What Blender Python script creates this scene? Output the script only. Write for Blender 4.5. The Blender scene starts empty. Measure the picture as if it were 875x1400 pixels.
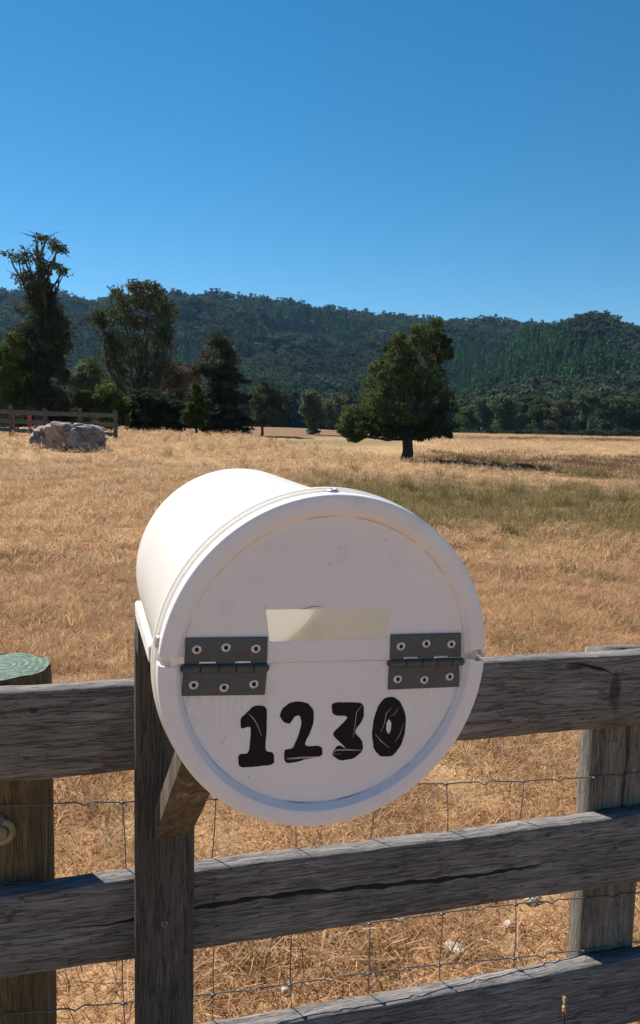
import bpy, bmesh, math, random
import numpy as np
from mathutils import Matrix, Vector
random.seed(7); RNG = np.random.default_rng(7)
sc = bpy.context.scene
C = sc.collection

# ------------------------------------------------------------------ camera, sky, sun, exposure
F, YH, ROLL, EYE = 1080., 588., math.radians(1.3), 1.5      # focal length in photo pixels, horizon row, roll, eye height
_p = math.atan((700-YH)/F)
FW = np.array([0, math.cos(_p), -math.sin(_p)]); _r0 = np.array([1., 0, 0]); _u0 = np.cross(_r0, FW)
CR = _r0*math.cos(ROLL)+_u0*math.sin(ROLL); CU = -_r0*math.sin(ROLL)+_u0*math.cos(ROLL)
ORG = np.array([0, 0, EYE])
cam = bpy.data.cameras.new('camera'); cam.sensor_fit = 'VERTICAL'; cam.sensor_height = 24
cam.lens = 24*F/1400; cam.clip_start = .02; cam.clip_end = 9000
co = bpy.data.objects.new('camera', cam); C.objects.link(co)
M = Matrix.Identity(4)
for i in range(3): M[i][0], M[i][1], M[i][2], M[i][3] = CR[i], CU[i], -FW[i], ORG[i]
co.matrix_world = M; sc.camera = co

SUN_EL, SUN_AZ = math.radians(47), math.atan2(-.72, .69)   # azimuth measured from +Y towards +X
sd = Vector((math.sin(SUN_AZ)*math.cos(SUN_EL), math.cos(SUN_AZ)*math.cos(SUN_EL), math.sin(SUN_EL)))
w = bpy.data.worlds.new('World'); sc.world = w; w.use_nodes = True
nt = w.node_tree; nt.nodes.clear()
sky = nt.nodes.new('ShaderNodeTexSky'); sky.sky_type = 'NISHITA'; sky.sun_disc = False
sky.sun_elevation = SUN_EL; sky.sun_rotation = SUN_AZ
sky.altitude = 1200; sky.air_density = 1.0; sky.dust_density = 0.0; sky.ozone_density = 3.0
hs = nt.nodes.new('ShaderNodeHueSaturation'); hs.inputs['Saturation'].default_value = 1.34; hs.inputs['Hue'].default_value = .489
bg = nt.nodes.new('ShaderNodeBackground'); bg.inputs['Strength'].default_value = .06
wo = nt.nodes.new('ShaderNodeOutputWorld')
nt.links.new(sky.outputs[0], hs.inputs['Color']); nt.links.new(hs.outputs[0], bg.inputs[0]); nt.links.new(bg.outputs[0], wo.inputs[0])
sl = bpy.data.lights.new('sun', 'SUN'); sl.energy = 4.8; sl.angle = math.radians(.53); sl.color = (1, .94, .85)
so = bpy.data.objects.new('sun', sl); C.objects.link(so); so.location = (0, 0, 60)
so.rotation_euler = sd.to_track_quat('Z', 'Y').to_euler()
vs = sc.view_settings; vs.view_transform = 'Standard'; vs.look = 'None'; vs.exposure = 0.9; vs.gamma = 1; vs.use_curve_mapping = False
sc.render.engine = 'CYCLES'
cy = sc.cycles; cy.use_denoising = True; cy.max_bounces = 8; cy.diffuse_bounces = 4; cy.transmission_bounces = 6; cy.transparent_max_bounces = 8
cy.volume_bounces = 0; cy.caustics_reflective = False; cy.caustics_refractive = False; cy.sample_clamp_indirect = 6

# ------------------------------------------------------------------ helpers
def ray(px, py): return CR*((px-437.5)/F)+CU*(-(py-700)/F)+FW
def onplane(px, py, p0, n):
    d = ray(px, py); t = ((np.asarray(p0)-ORG)@n)/(d@n); return ORG+t*d
def at(px, py, Y): return onplane(px, py, (0, Y, 0), np.array([0, 1., 0]))
def tag(o, label=None, cat=None, group=None, kind=None):
    if label: o['label'] = label
    if cat: o['category'] = cat
    if group: o['group'] = group
    if kind: o['kind'] = kind
    return o
def empty(name, loc=(0, 0, 0), rz=0, parent=None):
    o = bpy.data.objects.new(name, None); C.objects.link(o); o.location = loc; o.rotation_euler = (0, 0, rz)
    o.empty_display_size = .1; o.parent = parent; return o
def link(name, me, mat=None, parent=None, loc=None, smooth=False):
    o = bpy.data.objects.new(name, me); C.objects.link(o)
    if mat and not me.materials: me.materials.append(mat)
    if parent: o.parent = parent
    if loc is not None: o.location = loc
    if smooth: me.polygons.foreach_set('use_smooth', [True]*len(me.polygons))
    return o
def npmesh(name, v, f, col=None):
    v = np.asarray(v, np.float32); f = np.asarray(f, np.int32); k = f.shape[1]
    me = bpy.data.meshes.new(name); me.vertices.add(len(v)); me.vertices.foreach_set('co', v.ravel())
    me.loops.add(f.size); me.loops.foreach_set('vertex_index', f.ravel())
    me.polygons.add(len(f)); me.polygons.foreach_set('loop_start', np.arange(len(f), dtype=np.int32)*k)
    me.update(calc_edges=True)
    if col is not None:
        a = me.color_attributes.new('tint', 'FLOAT_COLOR', 'POINT')
        cc = np.ones((len(v), 4), np.float32); cc[:, :3] = col; a.data.foreach_set('color', cc.ravel())
    return me
def bm_mesh(name, bm):
    me = bpy.data.meshes.new(name); bm.normal_update(); bm.to_mesh(me); bm.free(); return me
def box_bm(x0, x1, y0, y1, z0, z1, bev=0, seg=2, bm=None):
    bm = bm or bmesh.new()
    vs_ = [bm.verts.new(p) for p in ((x0,y0,z0),(x1,y0,z0),(x1,y1,z0),(x0,y1,z0),(x0,y0,z1),(x1,y0,z1),(x1,y1,z1),(x0,y1,z1))]
    for q in ((3,2,1,0),(4,5,6,7),(0,1,5,4),(1,2,6,5),(2,3,7,6),(3,0,4,7)): bm.faces.new([vs_[i] for i in q])
    if bev: bmesh.ops.bevel(bm, geom=bm.edges[:], offset=bev, segments=seg, affect='EDGES', profile=.6)
    return bm
def tube_vf(pts, rad, n=8, cap=True):
    """tapered tube along a polyline -> verts, quads"""
    pts = np.asarray(pts, float); rad = np.broadcast_to(np.asarray(rad, float), (len(pts),))
    tg = np.gradient(pts, axis=0); tg /= np.linalg.norm(tg, axis=1)[:, None]+1e-12
    ref = np.array([0, 0, 1.]) if abs(tg[:, 2]).mean() < .7 else np.array([1., 0, 0])
    a = np.cross(tg, ref); a /= np.linalg.norm(a, axis=1)[:, None]+1e-12; b = np.cross(tg, a)
    th = np.linspace(0, 2*np.pi, n, endpoint=False)
    ring = pts[:, None]+rad[:, None, None]*(np.cos(th)[None, :, None]*a[:, None]+np.sin(th)[None, :, None]*b[:, None])
    v = ring.reshape(-1, 3); f = []
    for i in range(len(pts)-1):
        for j in range(n):
            k = (j+1) % n; f.append((i*n+j, i*n+k, (i+1)*n+k, (i+1)*n+j))
    if cap:
        v = np.vstack([v, pts[:1], pts[-1:]]); m = len(v)
        for j in range(0, n, 2):
            f.append((m-2, (j+2) % n, (j+1) % n, j)); e = (len(pts)-1)*n; f.append((m-1, e+j, e+(j+1) % n, e+(j+2) % n))
    return v, f
def merge(parts):
    V, Fc, o = [], [], 0
    for v, f in parts: V.append(np.asarray(v)); Fc.append(np.asarray(f)+o); o += len(v)
    return np.vstack(V), np.vstack(Fc)
def smooth01(a, b, x):
    t = np.clip((x-a)/(b-a), 0, 1); return t*t*(3-2*t)
_ph = RNG.uniform(0, 6.28, (40, 2)); _dr = RNG.uniform(0, 6.28, 40)
def wob(x, y, wl, k=6, o=0):
    """cheap smooth noise, about -1..1"""
    s = 0
    for i in range(k):
        f = 6.283/wl*(.6+.8*((i*37+o*11) % 17)/17); a = _dr[(i+o*5) % 40]
        s = s+np.sin((x*np.cos(a)+y*np.sin(a))*f+_ph[(i+o*3) % 40, 0])
    return s/k*1.4

# ------------------------------------------------------------------ materials
class NB:
    """small node-graph helper"""
    def __init__(s, name):
        s.m = bpy.data.materials.new(name); s.m.use_nodes = True; s.t = s.m.node_tree; s.t.nodes.clear()
        s.out = s.n('ShaderNodeOutputMaterial')
    def n(s, ty, **kw):
        q = s.t.nodes.new(ty)
        for k, v in kw.items():
            if k.startswith('_'): setattr(q, k[1:], v)
            else: s.set(q.inputs[k.replace('__', ' ')], v)
        return q
    def set(s, sock, v):
        if isinstance(v, bpy.types.NodeSocket): s.t.links.new(v, sock)
        elif isinstance(v, (tuple, list)) and len(v) == 3 and sock.type == 'RGBA': sock.default_value = (*v, 1)
        else: sock.default_value = v
    def math(s, op, a, b=0, c=None, clamp=False):
        q = s.t.nodes.new('ShaderNodeMath'); q.operation = op; q.use_clamp = clamp
        s.set(q.inputs[0], a); s.set(q.inputs[1], b)
        if c is not None: s.set(q.inputs[2], c)
        return q.outputs[0]
    def mix(s, f, a, b, bt='MIX'):
        q = s.t.nodes.new('ShaderNodeMix'); q.data_type = 'RGBA'; q.blend_type = bt
        s.set(q.inputs[0], f); s.set(q.inputs[6], a); s.set(q.inputs[7], b); return q.outputs[2]
    def coord(s, which='Object', scale=(1, 1, 1), loc=(0, 0, 0)):
        c = s.t.nodes.new('ShaderNodeTexCoord'); mp = s.t.nodes.new('ShaderNodeMapping')
        mp.inputs['Scale'].default_value = scale; mp.inputs['Location'].default_value = loc
        s.t.links.new(c.outputs[which], mp.inputs[0]); return mp.outputs[0]
    def noise(s, vec, sc_, det=4, ro=.55, dist=0):
        q = s.n('ShaderNodeTexNoise', Vector=vec, Scale=sc_, Detail=det, Roughness=ro, Distortion=dist); return q.outputs[0]
    def ramp(s, f, stops):
        q = s.t.nodes.new('ShaderNodeValToRGB'); el = q.color_ramp.elements
        while len(el) < len(stops): el.new(.5)
        for e, (p, c) in zip(el, stops): e.position = p; e.color = (*c, 1) if len(c) == 3 else c
        s.set(q.inputs[0], f); return q.outputs[0]
    def remap(s, f, a, b, c=0, d=1):
        q = s.n('ShaderNodeMapRange', Value=f); q.inputs[1].default_value = a; q.inputs[2].default_value = b
        q.inputs[3].default_value = c; q.inputs[4].default_value = d; return q.outputs[0]
    def bump(s, h, st, dist=.01):
        return s.n('ShaderNodeBump', Height=h, Strength=st, Distance=dist).outputs[0]
    def pbr(s, col, rough=.7, normal=None, metal=0, spec=.5, **kw):
        q = s.n('ShaderNodeBsdfPrincipled'); s.set(q.inputs['Base Color'], col); s.set(q.inputs['Roughness'], rough)
        s.set(q.inputs['Metallic'], metal); s.set(q.inputs['Specular IOR Level'], spec)
        if normal: s.set(q.inputs['Normal'], normal)
        s.t.links.new(q.outputs[0], s.out.inputs[0]); s.b = q; return s.m
    def leafy(s, col, tr=.3, rough=.6, spec=.25, trcol=None):
        d = s.n('ShaderNodeBsdfPrincipled'); s.set(d.inputs['Base Color'], col); d.inputs['Roughness'].default_value = rough
        d.inputs['Specular IOR Level'].default_value = spec
        t = s.n('ShaderNodeBsdfTranslucent'); s.set(t.inputs[0], trcol if trcol is not None else col)
        m = s.n('ShaderNodeMixShader'); m.inputs[0].default_value = tr
        s.t.links.new(d.outputs[0], m.inputs[1]); s.t.links.new(t.outputs[0], m.inputs[2]); s.t.links.new(m.outputs[0], s.out.inputs[0]); return s.m

def wood(name, dark, mid, pale, axis='X', knots=(), seed=0., rough=.85):
    b = NB(name); sc_ = {'X': (1.3, 26, 26), 'Z': (26, 26, 1.3)}[axis]
    dst = b.n('ShaderNodeTexNoise', Vector=b.coord(loc=(seed, seed, 0)), Scale=3.5, Detail=3); cv = b.coord(scale=sc_, loc=(seed, 2*seed, seed))
    add = b.n('ShaderNodeVectorMath', _operation='MULTIPLY_ADD'); b.set(add.inputs[0], dst.outputs[1]); add.inputs[1].default_value = (1.6, 1.6, 1.6); b.set(add.inputs[2], cv)
    g = b.noise(add.outputs[0], 2.2, 8, .68); fine = b.noise(b.coord(scale=tuple(3*q for q in sc_), loc=(seed, 0, 0)), 5, 5, .7)
    big = b.noise(b.coord(loc=(seed, 3, 1)), 5.5, 5, .6); spots = b.noise(b.coord(loc=(3, seed, 1)), 42, 3, .6)
    col = b.ramp(g, [(.28, dark), (.5, mid), (.74, pale)])
    col = b.mix(b.remap(fine, .42, .58, 0, .65), col, dark)
    col = b.mix(b.remap(big, .35, .7, 0, .65), col, tuple(q*.55 for q in mid))
    col = b.mix(b.remap(spots, .66, .72, 0, .6), col, tuple(q*.3 for q in dark))
    ln = b.noise(b.coord(scale=tuple(1.6*q for q in sc_), loc=(seed, seed, 4)), 3.4, 6, .6, .4); hair = b.remap(b.math('ABSOLUTE', b.math('SUBTRACT', ln, .5)), .022, .004)
    col = b.mix(b.math('MULTIPLY', hair, b.remap(big, .42, .6, 0, .42)), col, tuple(q*.35 for q in dark))
    hsum = b.math('SUBTRACT', b.math('MULTIPLY_ADD', fine, .6, g), b.math('MULTIPLY', hair, .5))
    for (kx, kz, rx, rz) in knots:
        co_ = b.coord(); d = b.n('ShaderNodeVectorMath', _operation='SUBTRACT'); b.set(d.inputs[0], co_); d.inputs[1].default_value = (kx, 0, kz)
        m_ = b.n('ShaderNodeVectorMath', _operation='MULTIPLY'); b.set(m_.inputs[0], d.outputs[0]); m_.inputs[1].default_value = (1/rx, 0, 1/rz)
        nz = b.n('ShaderNodeTexNoise', Vector=co_, Scale=38., Detail=4)
        m2 = b.n('ShaderNodeVectorMath', _operation='MULTIPLY_ADD'); b.set(m2.inputs[0], nz.outputs[1]); m2.inputs[1].default_value = (.9, .9, .9); b.set(m2.inputs[2], m_.outputs[0])
        m3 = b.n('ShaderNodeVectorMath', _operation='SUBTRACT'); b.set(m3.inputs[0], m2.outputs[0]); m3.inputs[1].default_value = (.45, .45, .45)
        m4 = b.n('ShaderNodeVectorMath', _operation='MULTIPLY'); b.set(m4.inputs[0], m3.outputs[0]); m4.inputs[1].default_value = (1, 0, 1)
        le = b.n('ShaderNodeVectorMath', _operation='LENGTH'); b.set(le.inputs[0], m4.outputs[0])
        kf = b.remap(le.outputs['Value'], 1.0, .55); col = b.mix(b.math('MULTIPLY', kf, .8), col, tuple(q*.28 for q in dark))
        rr = b.math('SINE', b.math('MULTIPLY', le.outputs['Value'], 16.)); fall = b.remap(le.outputs['Value'], 3., 1.)
        col = b.mix(b.math('MULTIPLY', b.math('MULTIPLY', fall, .45), b.remap(rr, .2, 1)), col, dark)
    return b.pbr(col, rough, b.bump(hsum, .9, .005), spec=.25)

MT = {}
MT['rail'] = wood('weathered_rail_wood', (.125, .112, .108), (.29, .265, .255), (.52, .495, .485), knots=((.42, .105, .02, .012), (.86, .05, .012, .01)), seed=1.7)
MT['rail_top'] = wood('weathered_top_rail_wood', (.125, .112, .108), (.29, .265, .255), (.52, .495, .485), knots=((2.135, .075, .016, .05), (2.04, .135, .03, .01), (1.015, .12, .01, .006)), seed=4.3)
MT['post'] = wood('grey_post_wood', (.12, .103, .086), (.26, .23, .195), (.45, .41, .37), axis='Z', seed=2.2)
MT['stand'] = wood('dark_post_wood', (.065, .057, .052), (.13, .116, .105), (.23, .21, .195), axis='Z', seed=6.1)
MT['brace'] = wood('rough_sawn_brace_wood', (.10, .074, .05), (.20, .155, .11), (.55, .50, .44), axis='Z', seed=9.4)
MT['round'] = wood('treated_round_post_wood', (.10, .07, .035), (.22, .155, .08), (.30, .23, .13), axis='Z', seed=3.4)
MT['farwood'] = wood('far_fence_wood', (.07, .066, .064), (.145, .138, .134), (.24, .23, .225), seed=8.)

def plastic(name, tr=.2, c0=(.86, .84, .835), c1=(.79, .765, .755), rust=False):
    b = NB(name); v = b.coord(); n1 = b.noise(v, 7, 5); n2 = b.noise(b.coord(loc=(4, 1, 2)), 90, 3); n3 = b.noise(b.coord(loc=(1, 7, 2)), 26, 6, .7)
    col = b.mix(b.remap(n1, .35, .75, 0, .5), c0, c1)
    col = b.mix(b.remap(n2, .70, .76, 0, .35), col, (.34, .30, .28))
    col = b.mix(b.remap(n3, .56, .74, 0, .34), col, (.54, .47, .42))
    if rust:                                             # rust wept from the lower edges of the two hinges
        sx = b.n('ShaderNodeSeparateXYZ', Vector=b.coord()); ax = b.math('ABSOLUTE', b.math('SUBTRACT', b.math('ABSOLUTE', sx.outputs[0]), .097))
        ins = b.remap(ax, .043, .036); fall = b.math('MULTIPLY', b.remap(sx.outputs[2], .085, .122), b.remap(sx.outputs[2], .127, .124))
        st = b.noise(b.coord(scale=(1, 1, .12)), 150, 4, .6); col = b.mix(b.math('MULTIPLY', b.math('MULTIPLY', ins, fall), b.remap(st, .45, .75, 0, .4)), col, (.36, .22, .14))
        rd = b.n('ShaderNodeVectorMath', _operation='LENGTH'); off = b.n('ShaderNodeVectorMath', _operation='SUBTRACT'); b.set(off.inputs[0], b.coord()); off.inputs[1].default_value = (0, 0, .145)
        b.set(rd.inputs[0], off.outputs[0]); ring = b.math('ABSOLUTE', b.math('SUBTRACT', b.math('POWER', b.math('SUBTRACT', b.math('POWER', rd.outputs['Value'], 2.), .0374), .5), .1368))
        dirt = b.noise(b.coord(loc=(5, 5, 5)), 38, 6, .7); col = b.mix(b.math('MULTIPLY', b.remap(ring, .0022, .0004), b.remap(dirt, .42, .62, 0, .6)), col, (.30, .24, .22))
    nr = b.bump(n3, .06, .002)
    d = b.n('ShaderNodeBsdfPrincipled'); b.set(d.inputs['Base Color'], col); b.set(d.inputs['Roughness'], b.remap(n1, .3, .7, .32, .5)); b.set(d.inputs['Normal'], nr)
    d.inputs['Specular IOR Level'].default_value = .4
    t = b.n('ShaderNodeBsdfTranslucent'); t.inputs[0].default_value = (.94, .91, .83, 1)
    m = b.n('ShaderNodeMixShader'); m.inputs[0].default_value = tr
    b.t.links.new(d.outputs[0], m.inputs[1]); b.t.links.new(t.outputs[0], m.inputs[2]); b.t.links.new(m.outputs[0], b.out.inputs[0]); return b.m
MT['plastic'] = plastic('white_pail_plastic', .42); MT['lid'] = plastic('white_lid_plastic', .12, (.82, .80, .865), (.75, .725, .78), True)
def steel(name, base, rust=.6, rough=.5, metal=.6):
    b = NB(name); n1 = b.noise(b.coord(), 60, 6, .65); n2 = b.noise(b.coord(loc=(2, 2, 2)), 180, 4)
    col = b.mix(b.remap(n2, .3, .7, 0, .5), base, tuple(q*.6 for q in base))
    f = b.remap(n1, .56, .68, 0, rust); col = b.mix(f, col, (.10, .04, .02))
    return b.pbr(col, b.mix(f, (rough,)*3, (.9,)*3), b.bump(n2, .2, .0008), metal=b.math('MULTIPLY', b.math('SUBTRACT', 1., f), metal))
MT['hinge'] = steel('dull_galvanised_steel', (.075, .09, .11), .5, .55, .3)
MT['knuckle'] = steel('rusty_hinge_steel', (.085, .09, .095), .9, .6, .3)
MT['rivet'] = steel('aluminium_rivet', (.62, .60, .58), .15, .38, .75)
MT['screw'] = steel('old_screw_steel', (.20, .19, .18), .6, .5, .5)
MT['wire'] = steel('galvanised_wire', (.16, .165, .17), .3, .5, .5)
b = NB('black_brushed_paint'); n_ = b.noise(b.coord(scale=(1, 1, 3)), 120, 6, .7)
MT['ink'] = b.pbr(b.ramp(n_, [(.3, (.003, .003, .005)), (.66, (.006, .006, .010)), (.78, (.07, .065, .07))]), .6, spec=.2)
MT['crack'] = NB('raw_split_wood').pbr((.10, .058, .038), .95, spec=.1)
MT['dark'] = NB('dark_hole').pbr((.01, .009, .008), .9)
MT['scuff'] = NB('dark_scuff_mark').pbr((.10, .075, .075), .8)
MT['scratch'] = NB('pale_scratch').pbr((.42, .39, .40), .7)
b = NB('ring_plastic'); MT['ring'] = b.pbr(b.mix(b.remap(b.noise(b.coord(), 60), .4, .6), (.30, .25, .16), (.19, .15, .09)), .35)
b = NB('green_treated_end_grain'); v_ = b.coord(); ws = b.n('ShaderNodeTexWave', _wave_type='RINGS', Vector=v_, Scale=26., Distortion=7., Detail=4.); ws.rings_direction = 'Z'
nn = b.noise(v_, 130, 4)
MT['endgrain'] = b.pbr(b.mix(b.remap(nn, .4, .62), b.mix(ws.outputs[1], (.06, .105, .075), (.16, .235, .175)), (.04, .07, .05)), .85, b.bump(nn, .6, .004))
b = NB('granite'); v_ = b.coord(); n1 = b.noise(v_, 1.6, 8, .6); n2 = b.noise(v_, 9, 6, .7)
MT['rock'] = b.pbr(b.mix(b.remap(n2, .45, .62, 0, .7), b.mix(b.remap(n1, .4, .6), (.30, .235, .22), (.13, .095, .085)), (.42, .35, .335)), .9, b.bump(b.math('MULTIPLY_ADD', n2, .5, n1), .9, .12))
b = NB('pale_stone'); MT['stone'] = b.pbr(b.mix(b.remap(b.noise(b.coord(), 30, 5), .35, .65), (.50, .46, .41), (.30, .27, .23)), .9, b.bump(b.noise(b.coord(), 60, 5), .5, .004))
b = NB('bark'); v_ = b.coord(scale=(1, 1, .25)); n1 = b.noise(v_, 6, 6, .65)
MT['bark'] = b.pbr(b.ramp(n1, [(.35, (.035, .028, .023)), (.65, (.10, .085, .072))]), .95, b.bump(n1, .8, .05))
b = NB('pale_gum_bark'); v_ = b.coord(scale=(1, 1, .3)); n1 = b.noise(v_, 3, 6, .65)
MT['gumbark'] = b.pbr(b.ramp(n1, [(.35, (.16, .13, .11)), (.65, (.40, .36, .32))]), .9)
def leafmat(name, base, tr=.3):
    b = NB(name); a = b.n('ShaderNodeVertexColor', _layer_name='tint'); oi = b.n('ShaderNodeObjectInfo')
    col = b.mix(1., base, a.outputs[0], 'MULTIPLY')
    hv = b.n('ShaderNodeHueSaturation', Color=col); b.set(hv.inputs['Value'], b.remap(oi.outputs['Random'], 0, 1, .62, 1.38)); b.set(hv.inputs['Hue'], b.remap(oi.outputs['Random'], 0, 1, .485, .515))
    return b.leafy(hv.outputs[0], tr, .8, .06)
MT['leaf'] = leafmat('evergreen_leaves', (.058, .075, .024)); MT['leaf_gum'] = leafmat('gum_leaves', (.092, .120, .054)); MT['leaf_hill'] = leafmat('hill_forest_leaves', (.060, .080, .044)); MT['leaf_row'] = leafmat('far_gum_leaves', (.105, .125, .066))
MT['leaf_dark'] = leafmat('dark_conifer_leaves', (.044, .058, .032)); MT['leaf_brown'] = leafmat('dying_brown_leaves', (.085, .062, .045))
MT['leaf_bright'] = leafmat('bright_green_leaves', (.080, .108, .028), .35); MT['leaf_pine'] = leafmat('plantation_needles', (.066, .125, .046))
def grassmat(name, cols, tr=.5):
    b = NB(name); a = b.n('ShaderNodeVertexColor', _layer_name='tint'); oi = b.n('ShaderNodeObjectInfo')
    base = b.ramp(oi.outputs['Random'], [(i/(len(cols)-1), c) for i, c in enumerate(cols)])
    return b.leafy(b.mix(1., base, a.outputs[0], 'MULTIPLY'), tr, .7, .12)
MT['straw'] = grassmat('dry_straw', [(.50, .28, .145), (.64, .39, .21), (.72, .48, .28), (.55, .31, .16), (.68, .43, .245)])
MT['pale_straw'] = grassmat('pale_dry_grass', [(.56, .385, .215), (.66, .48, .29), (.62, .42, .235), (.70, .53, .34)])
MT['green_grass'] = grassmat('half_green_grass', [(.25, .20, .085), (.35, .26, .12), (.20, .175, .07), (.44, .30, .15)])
MT['rush'] = grassmat('rush_leaves', [(.12, .125, .042), (.20, .165, .065), (.27, .20, .09), (.09, .10, .035)])

# ground colour: dry paddock with a greener soak, browner far fields
b = NB('dry_paddock'); pz = b.n('ShaderNodeNewGeometry').outputs['Position']; a = b.n('ShaderNodeVertexColor', _layer_name='tint')
n1 = b.noise(pz, .25, 6, .6); n2 = b.noise(pz, 2.3, 6, .65); n3 = b.noise(pz, 34, 5, .7)
c1 = b.mix(b.remap(n2, .35, .65), (.50, .31, .16), (.35, .205, .10)); c1 = b.mix(b.remap(n1, .4, .65, 0, .6), c1, (.56, .40, .22))
c1 = b.mix(b.remap(n3, .42, .6, 0, .75), c1, (.24, .13, .06))
sp = b.n('ShaderNodeSeparateColor', Color=a.outputs[0])
gr = b.mix(b.remap(n2, .4, .6), (.105, .105, .04), (.19, .155, .066))
c1 = b.mix(b.math('MULTIPLY', sp.outputs[0], b.remap(n2, .2, .55)), c1, gr)
c1 = b.mix(sp.outputs[1], c1, b.mix(b.remap(n1, .35, .65), (.23, .122, .066), (.155, .09, .046)))
c1 = b.mix(sp.outputs[2], c1, (.055, .07, .03))
MT['ground'] = b.pbr(c1, .95, b.bump(n3, .8, .03), spec=.1)
b = NB('forest_floor'); pz = b.n('ShaderNodeNewGeometry').outputs['Position']; n1 = b.noise(pz, .02, 6)
MT['hill'] = b.pbr(b.mix(n1, (.034, .042, .018), (.075, .080, .036)), .95, spec=.05)
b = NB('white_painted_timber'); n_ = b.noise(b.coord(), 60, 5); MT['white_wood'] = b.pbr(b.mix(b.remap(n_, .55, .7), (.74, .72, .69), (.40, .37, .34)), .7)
b = NB('painted_jump'); MT['red'] = b.pbr((.42, .05, .035), .5); MT['white'] = NB('white_paint').pbr((.72, .70, .66), .6)

# ------------------------------------------------------------------ the ground
def height(x, y):
    x = np.asarray(x, float); y = np.asarray(y, float)
    yc = 41-1.6*np.clip(x+3, 0, 13); amp = .88*(1-smooth01(-7.5, 7, x))+.12
    m = amp*smooth01(11, yc, y)*(1-smooth01(yc+1, yc+18, y))
    hollow = -(.35+.85*smooth01(-3, 5, x))*smooth01(yc+2, yc+15, y)*(1-smooth01(yc+17, 125, y))
    far = 1.35*smooth01(80, 190, y)+.9*smooth01(180, 330, y)*(1-smooth01(-15, 15, x))
    bumps = .04*wob(x, y, 1.5)*smooth01(1, 4, y)+.05*wob(x, y, 6, o=2)*smooth01(6, 14, y)+.06*wob(x, y, 17, o=3)*smooth01(22, 45, y)
    return m+hollow+far+bumps
def hit(px, py, dmax=400):
    d = ray(px, py); d = d/d[1]; t = np.concatenate([np.linspace(1.5, 60, 2400), np.linspace(60, dmax, 3000)])
    P = ORG[None]+t[:, None]*d[None]; k = np.nonzero(P[:, 2] < height(P[:, 0], P[:, 1]))[0]
    i = k[0] if len(k) else len(t)-1
    q = P[i].copy(); q[2] = float(height(q[0], q[1])); return q
def marsh(x, y):
    c = 16.5-.10*x+.9*wob(x, y, 5, o=4)
    return np.exp(-((y-c)/5.0)**2)*smooth01(-2.6, 1.4, x+.5*wob(x, y, 4, o=1))
ys = np.concatenate([-np.geomspace(220, .6, 22), np.linspace(-.4, 12, 64), np.linspace(12.25, 90, 190), np.geomspace(91, 3600, 70)])
tt = np.linspace(-1, 1, 181); XX = (np.sign(tt)*np.abs(tt)**2.4)[None, :]*(60+1.15*np.abs(ys))[:, None]; YY = np.repeat(ys[:, None], 181, 1)
ZZ = height(XX, YY); nr_, nc_ = XX.shape
idx = np.arange(nr_*nc_).reshape(nr_, nc_)
q_ = np.stack([idx[:-1, :-1], idx[:-1, 1:], idx[1:, 1:], idx[1:, :-1]], -1).reshape(-1, 4)
gm = marsh(XX, YY)*.95
lf = 1-smooth01(.09, .13, XX/np.maximum(YY, 1)); gm = np.maximum(gm, .95*np.exp(-((YY-100-1.2*XX-5*wob(XX, YY, 25, o=2))/13)**2)*lf*smooth01(-40, -20, XX))
bm_ = smooth01(112, 124, YY-1.2*XX-5*wob(XX, YY, 25, o=2))*lf*.95+smooth01(4, 9, YY-(41-1.6*np.clip(XX+3, 0, 13)))*(1-smooth01(66, 84, YY-.25*XX))*smooth01(-2, 5, XX)+.6*np.exp(-((YY-128-.3*XX)/9)**2)*smooth01(2, 10, XX)
dk = smooth01(205, 225, YY)*smooth01(5, 30, XX)+smooth01(270, 330, YY)
gcol = np.stack([gm, np.clip(bm_, 0, 1), np.clip(dk, 0, 1)], -1).reshape(-1, 3)
tag(link('ground', npmesh('ground', np.stack([XX, YY, ZZ], -1).reshape(-1, 3), q_, gcol), MT['ground'], smooth=True), 'dry straw coloured paddock rising to a low mound', kind='structure')

# ------------------------------------------------------------------ hills
RIDGE = np.array([(-900, 395), (-300, 392), (0, 412), (60, 417), (130, 424), (240, 419), (330, 421), (400, 430), (440, 437), (470, 443), (520, 447), (600, 452), (660, 452), (760, 462), (875, 470), (1200, 472), (1800, 480)], float)
KNOLL = np.array([(-900, 640), (560, 600), (620, 560), (660, 520), (700, 487), (740, 462), (780, 448), (815, 447), (845, 458), (875, 468), (940, 476), (1100, 500), (1800, 520)], float)
def yh_at(px): return YH+math.tan(ROLL)*(px-437.5)
def ridge(px, tab, D): return np.maximum(EYE+(yh_at(px)-np.interp(px, tab[:, 0], tab[:, 1]))/F*D, 0)
def hill_z(px, D):
    x = (px-437.5)/F*D
    g = 1+.30*wob(x, D, 260, o=1)+.13*wob(x, D, 95, o=2)
    r1 = ridge(px, RIDGE, 1450)*smooth01(330, 1450, D)**1.15*(1-.4*smooth01(1450, 2600, D))
    r1 = r1*np.where(D < 1350, 1-(1-np.minimum(g, 1.15))*smooth01(420, 700, D)*(1-smooth01(1150, 1400, D)), 1)
    r2 = ridge(px, KNOLL, 860)*smooth01(300, 860, D)**.95*(1-.75*smooth01(860, 1250, D))
    r2 = r2*np.where(D < 840, 1-(1-np.minimum(g, 1.1))*smooth01(380, 560, D)*(1-smooth01(700, 840, D)), 1)
    cap = (yh_at(px)-np.minimum(np.interp(px, RIDGE[:, 0], RIDGE[:, 1]), np.interp(px, KNOLL[:, 0], KNOLL[:, 1])))/F*D*.985+EYE
    return np.minimum(np.maximum(r1, r2), np.maximum(cap-7, 0))+2.0*smooth01(250, 320, D)-.6
hp = np.linspace(-1500, 2400, 330); hd = np.concatenate([np.linspace(250, 1600, 130), np.linspace(1630, 2700, 24)])
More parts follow.
